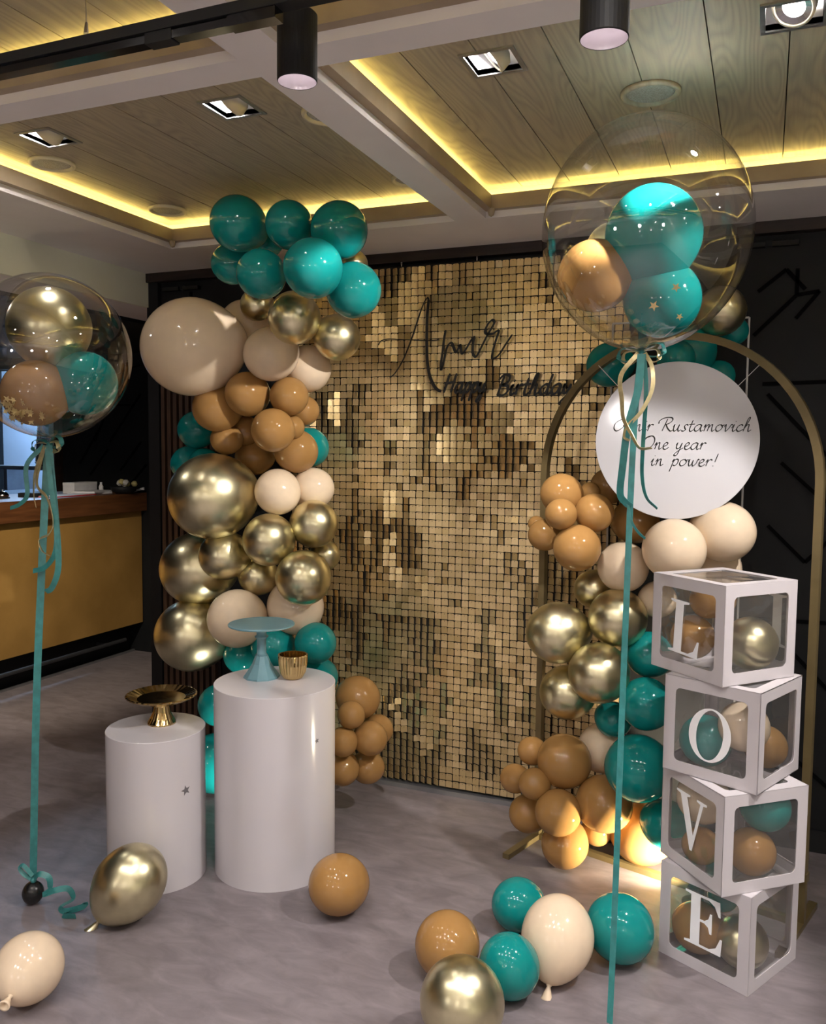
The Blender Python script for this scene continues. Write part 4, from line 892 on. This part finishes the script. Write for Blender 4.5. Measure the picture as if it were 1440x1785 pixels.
LET = {
 'L': [(0, 1), (.46, 1), (.46, .965), (.33, .94), (.33, .045), (.50, .045), (.64, .12), (.72, .32), (.76, .32), (.74, 0), (0, 0), (0, .035), (.13, .06), (.13, .94), (0, .965)],
 'E': [(0, 1), (.70, 1), (.72, .72), (.68, .72), (.60, .89), (.48, .955), (.31, .955), (.31, .535), (.40, .535), (.48, .60), (.51, .71), (.55, .71), (.55, .33), (.51, .33), (.48, .44), (.40, .49), (.31, .49), (.31, .045), (.50, .045), (.64, .12), (.72, .32), (.76, .32), (.74, 0), (0, 0), (0, .035), (.12, .06), (.12, .94), (0, .965)],
 'V': [(-.04, 1), (.36, 1), (.36, .965), (.27, .94), (.47, .27), (.66, .94), (.56, .965), (.56, 1), (.84, 1), (.84, .965), (.74, .94), (.45, -.02), (.39, -.02), (.08, .94), (-.04, .965)]}
def letter_bm(ch, h):
    bm = bmesh.new()
    if ch == 'O':
        n = 48; rr = []
        for y in (0, .001):
            rr.append([bm.verts.new((.40*h*math.cos(2*PI*i/n), y, .5*h*math.sin(2*PI*i/n))) for i in range(n)]); rr.append([bm.verts.new((.255*h*math.cos(2*PI*i/n), y, .47*h*math.sin(2*PI*i/n))) for i in range(n)])
        for a, c in ((rr[0], rr[1]), (rr[2], rr[3]), (rr[0], rr[2]), (rr[1], rr[3])):
            for i in range(n): bm.faces.new((a[i], a[(i+1) % n], c[(i+1) % n], c[i]))
    else:
        P = LET[ch]; cx = .37; poly_prism([((x-cx)*h, (z-.5)*h) for x, z in P], .001, bm)
        bm.normal_update(); bmesh.ops.triangulate(bm, faces=[f for f in bm.faces if len(f.verts) > 4])
    bmesh.ops.recalc_face_normals(bm, faces=bm.faces); return bm
BOXES = [('E', .0113, 2.5865, 1.0975, 'lowest letter box of the stack, white with letter E, on the floor', (.0, .012), 0), ('V', -.0699, 2.5535, .711, 'second letter box from the floor, white with letter V', (-.005, .01), .0),
         ('O', .0154, 2.598, 1.1689, 'third letter box from the floor, white with letter O', (.0, -.01), .12), ('L', -.0907, 2.615, .851, 'topmost letter box of the stack, white with letter L', (-.01, -.005), .05)]
BOXO = {}
for k, (ch, x, y, a, lab, off, rl) in enumerate(BOXES):
    u = Vector((math.cos(a), math.sin(a), 0)); n = Vector((-u.y, u.x, 0)); ctr = Vector((x, y, k*(S+.0012)))+u*S/2+n*S/2
    e = tag(empty('letter_box', ctr, a), lab, 'box', 'stacked letter boxes'); BOXO[ch] = (e, k*(S+.0012))
    h = S/2
    faces = {'left': ((-h, 0, h), (0, 0, -PI/2)), 'right': ((0, -h, h), (0, 0, 0)), 'back': ((0, h, h), (0, 0, PI)), 'far': ((h, 0, h), (0, 0, PI/2)), 'top': ((0, 0, S), (-PI/2, 0, 0)), 'bottom': ((0, 0, 0), (PI/2, 0, 0))}
    for fn, (lo, ro) in faces.items():
        f = mo('face_frame', FACE, e, lo, ro); mo('pane', PANE, f)
        if fn == 'left': lt = mk('letter', letter_bm(ch, .165), 'letter', f, (off[0], -.001, off[1]), (0, rl, 0)); lt['label'] = 'white vinyl letter '+ch
        if fn == 'far' and ch == 'L': lt = mk('letter', letter_bm('L', .165), 'letter', f, (-.055, -.001, .012), None); lt['label'] = 'white vinyl letter on the rear pane'
INB = 'balloons inside the letter boxes'
for ch, col, lu, ln, lz, r, lab in (
    ('L', 'caramel', .079, .203, .102, .069, 'brown balloon behind the letter L inside the topmost box'), ('L', 'caramel', .097, .159, .226, .058, 'brown balloon in the upper part of the topmost box'), ('L', 'gold', .208, .088, .094, .082, 'gold chrome balloon inside the topmost box behind the right pane'), ('L', 'caramel', .250, .245, .20, .044, 'small brown balloon at the rear corner of the topmost box'),
    ('O', 'teal', .095, .208, .088, .080, 'teal balloon behind the letter O inside the third box'), ('O', 'peach', .100, .090, .160, .075, 'peach balloon beside the letter O inside the third box'), ('O', 'caramel', .225, .075, .072, .066, 'brown balloon in the right part of the box with letter O'),
    ('V', 'peach', .089, .211, .205, .082, 'peach balloon behind the letter V in the second box'), ('V', 'caramel', .063, .179, .065, .057, 'brown balloon below the letter V in the second box'), ('V', 'teal', .217, .083, .212, .076, 'teal balloon in the upper right of the box with letter V'), ('V', 'caramel', .170, .079, .078, .071, 'caramel balloon in the lower right of the box with letter V'),
    ('E', 'caramel', .086, .214, .086, .079, 'brown balloon behind the letter E inside the lowest box'), ('E', 'gold', .119, .085, .085, .078, 'gold chrome balloon beside the letter E inside the lowest box'), ('E', 'teal', .112, .150, .205, .046, 'small teal balloon at the top inside the lowest box')):
    q = next(b_ for b_ in BOXES if b_[0] == ch); u = Vector((math.cos(q[3]), math.sin(q[3]), 0)); n = Vector((-u.y, u.x, 0))
    balloon(lab, col, Vector((q[1], q[2], BOXO[ch][1]+lz))+u*lu+n*ln, r, (rnd.uniform(-1, 1), .6, rnd.uniform(-.6, .3)), INB, 1.03, knot=0)

# ================================================================= FLOOR UPLIGHTS
def uplight(lab, loc, tgt, watts, col, deg=80):
    e = tag(empty('floor_uplight', loc), lab, 'lamp', 'floor uplights')
    mk('base', lathe([(.045, -loc[2]), (.045, -loc[2]+.008), (0, -loc[2]+.008)], 24), 'black', e)
    mk('yoke', tube([(0, 0, -loc[2]+.008), (0, 0, -.028)], .006, 8), 'black', e)
    q = (Vector(tgt)-Vector(loc)).normalized().to_track_quat('Z', 'Y').to_euler()
    mk('head', lathe([(0, -.035), (.022, -.033), (.032, -.01), (.034, .004), (.031, .004), (.029, -.004)], 24, caps=False), 'black', e, None, q, True)
    mk('lens', lathe([(0, -.003), (.028, -.003), (.028, -.002), (0, -.002)], 24), emit('uplight_lens', col, 20), e, None, q)
    dv = (Vector(tgt)-Vector(loc)).normalized()
    spot('uplight_beam', Vector(loc)+dv*.006, tgt, watts, deg, .5, col, .02)
uplight('small black floor uplight hidden behind the lowest letter box', (-.17, 3.07, .07), (-.42, 3.28, .22), 65, (1, .86, .60), 120)
uplight('small black floor uplight hidden behind the tall plinth', (-1.93, 2.98, .06), (-2.28, 3.18, .28), 14, (1, .95, .85), 90)
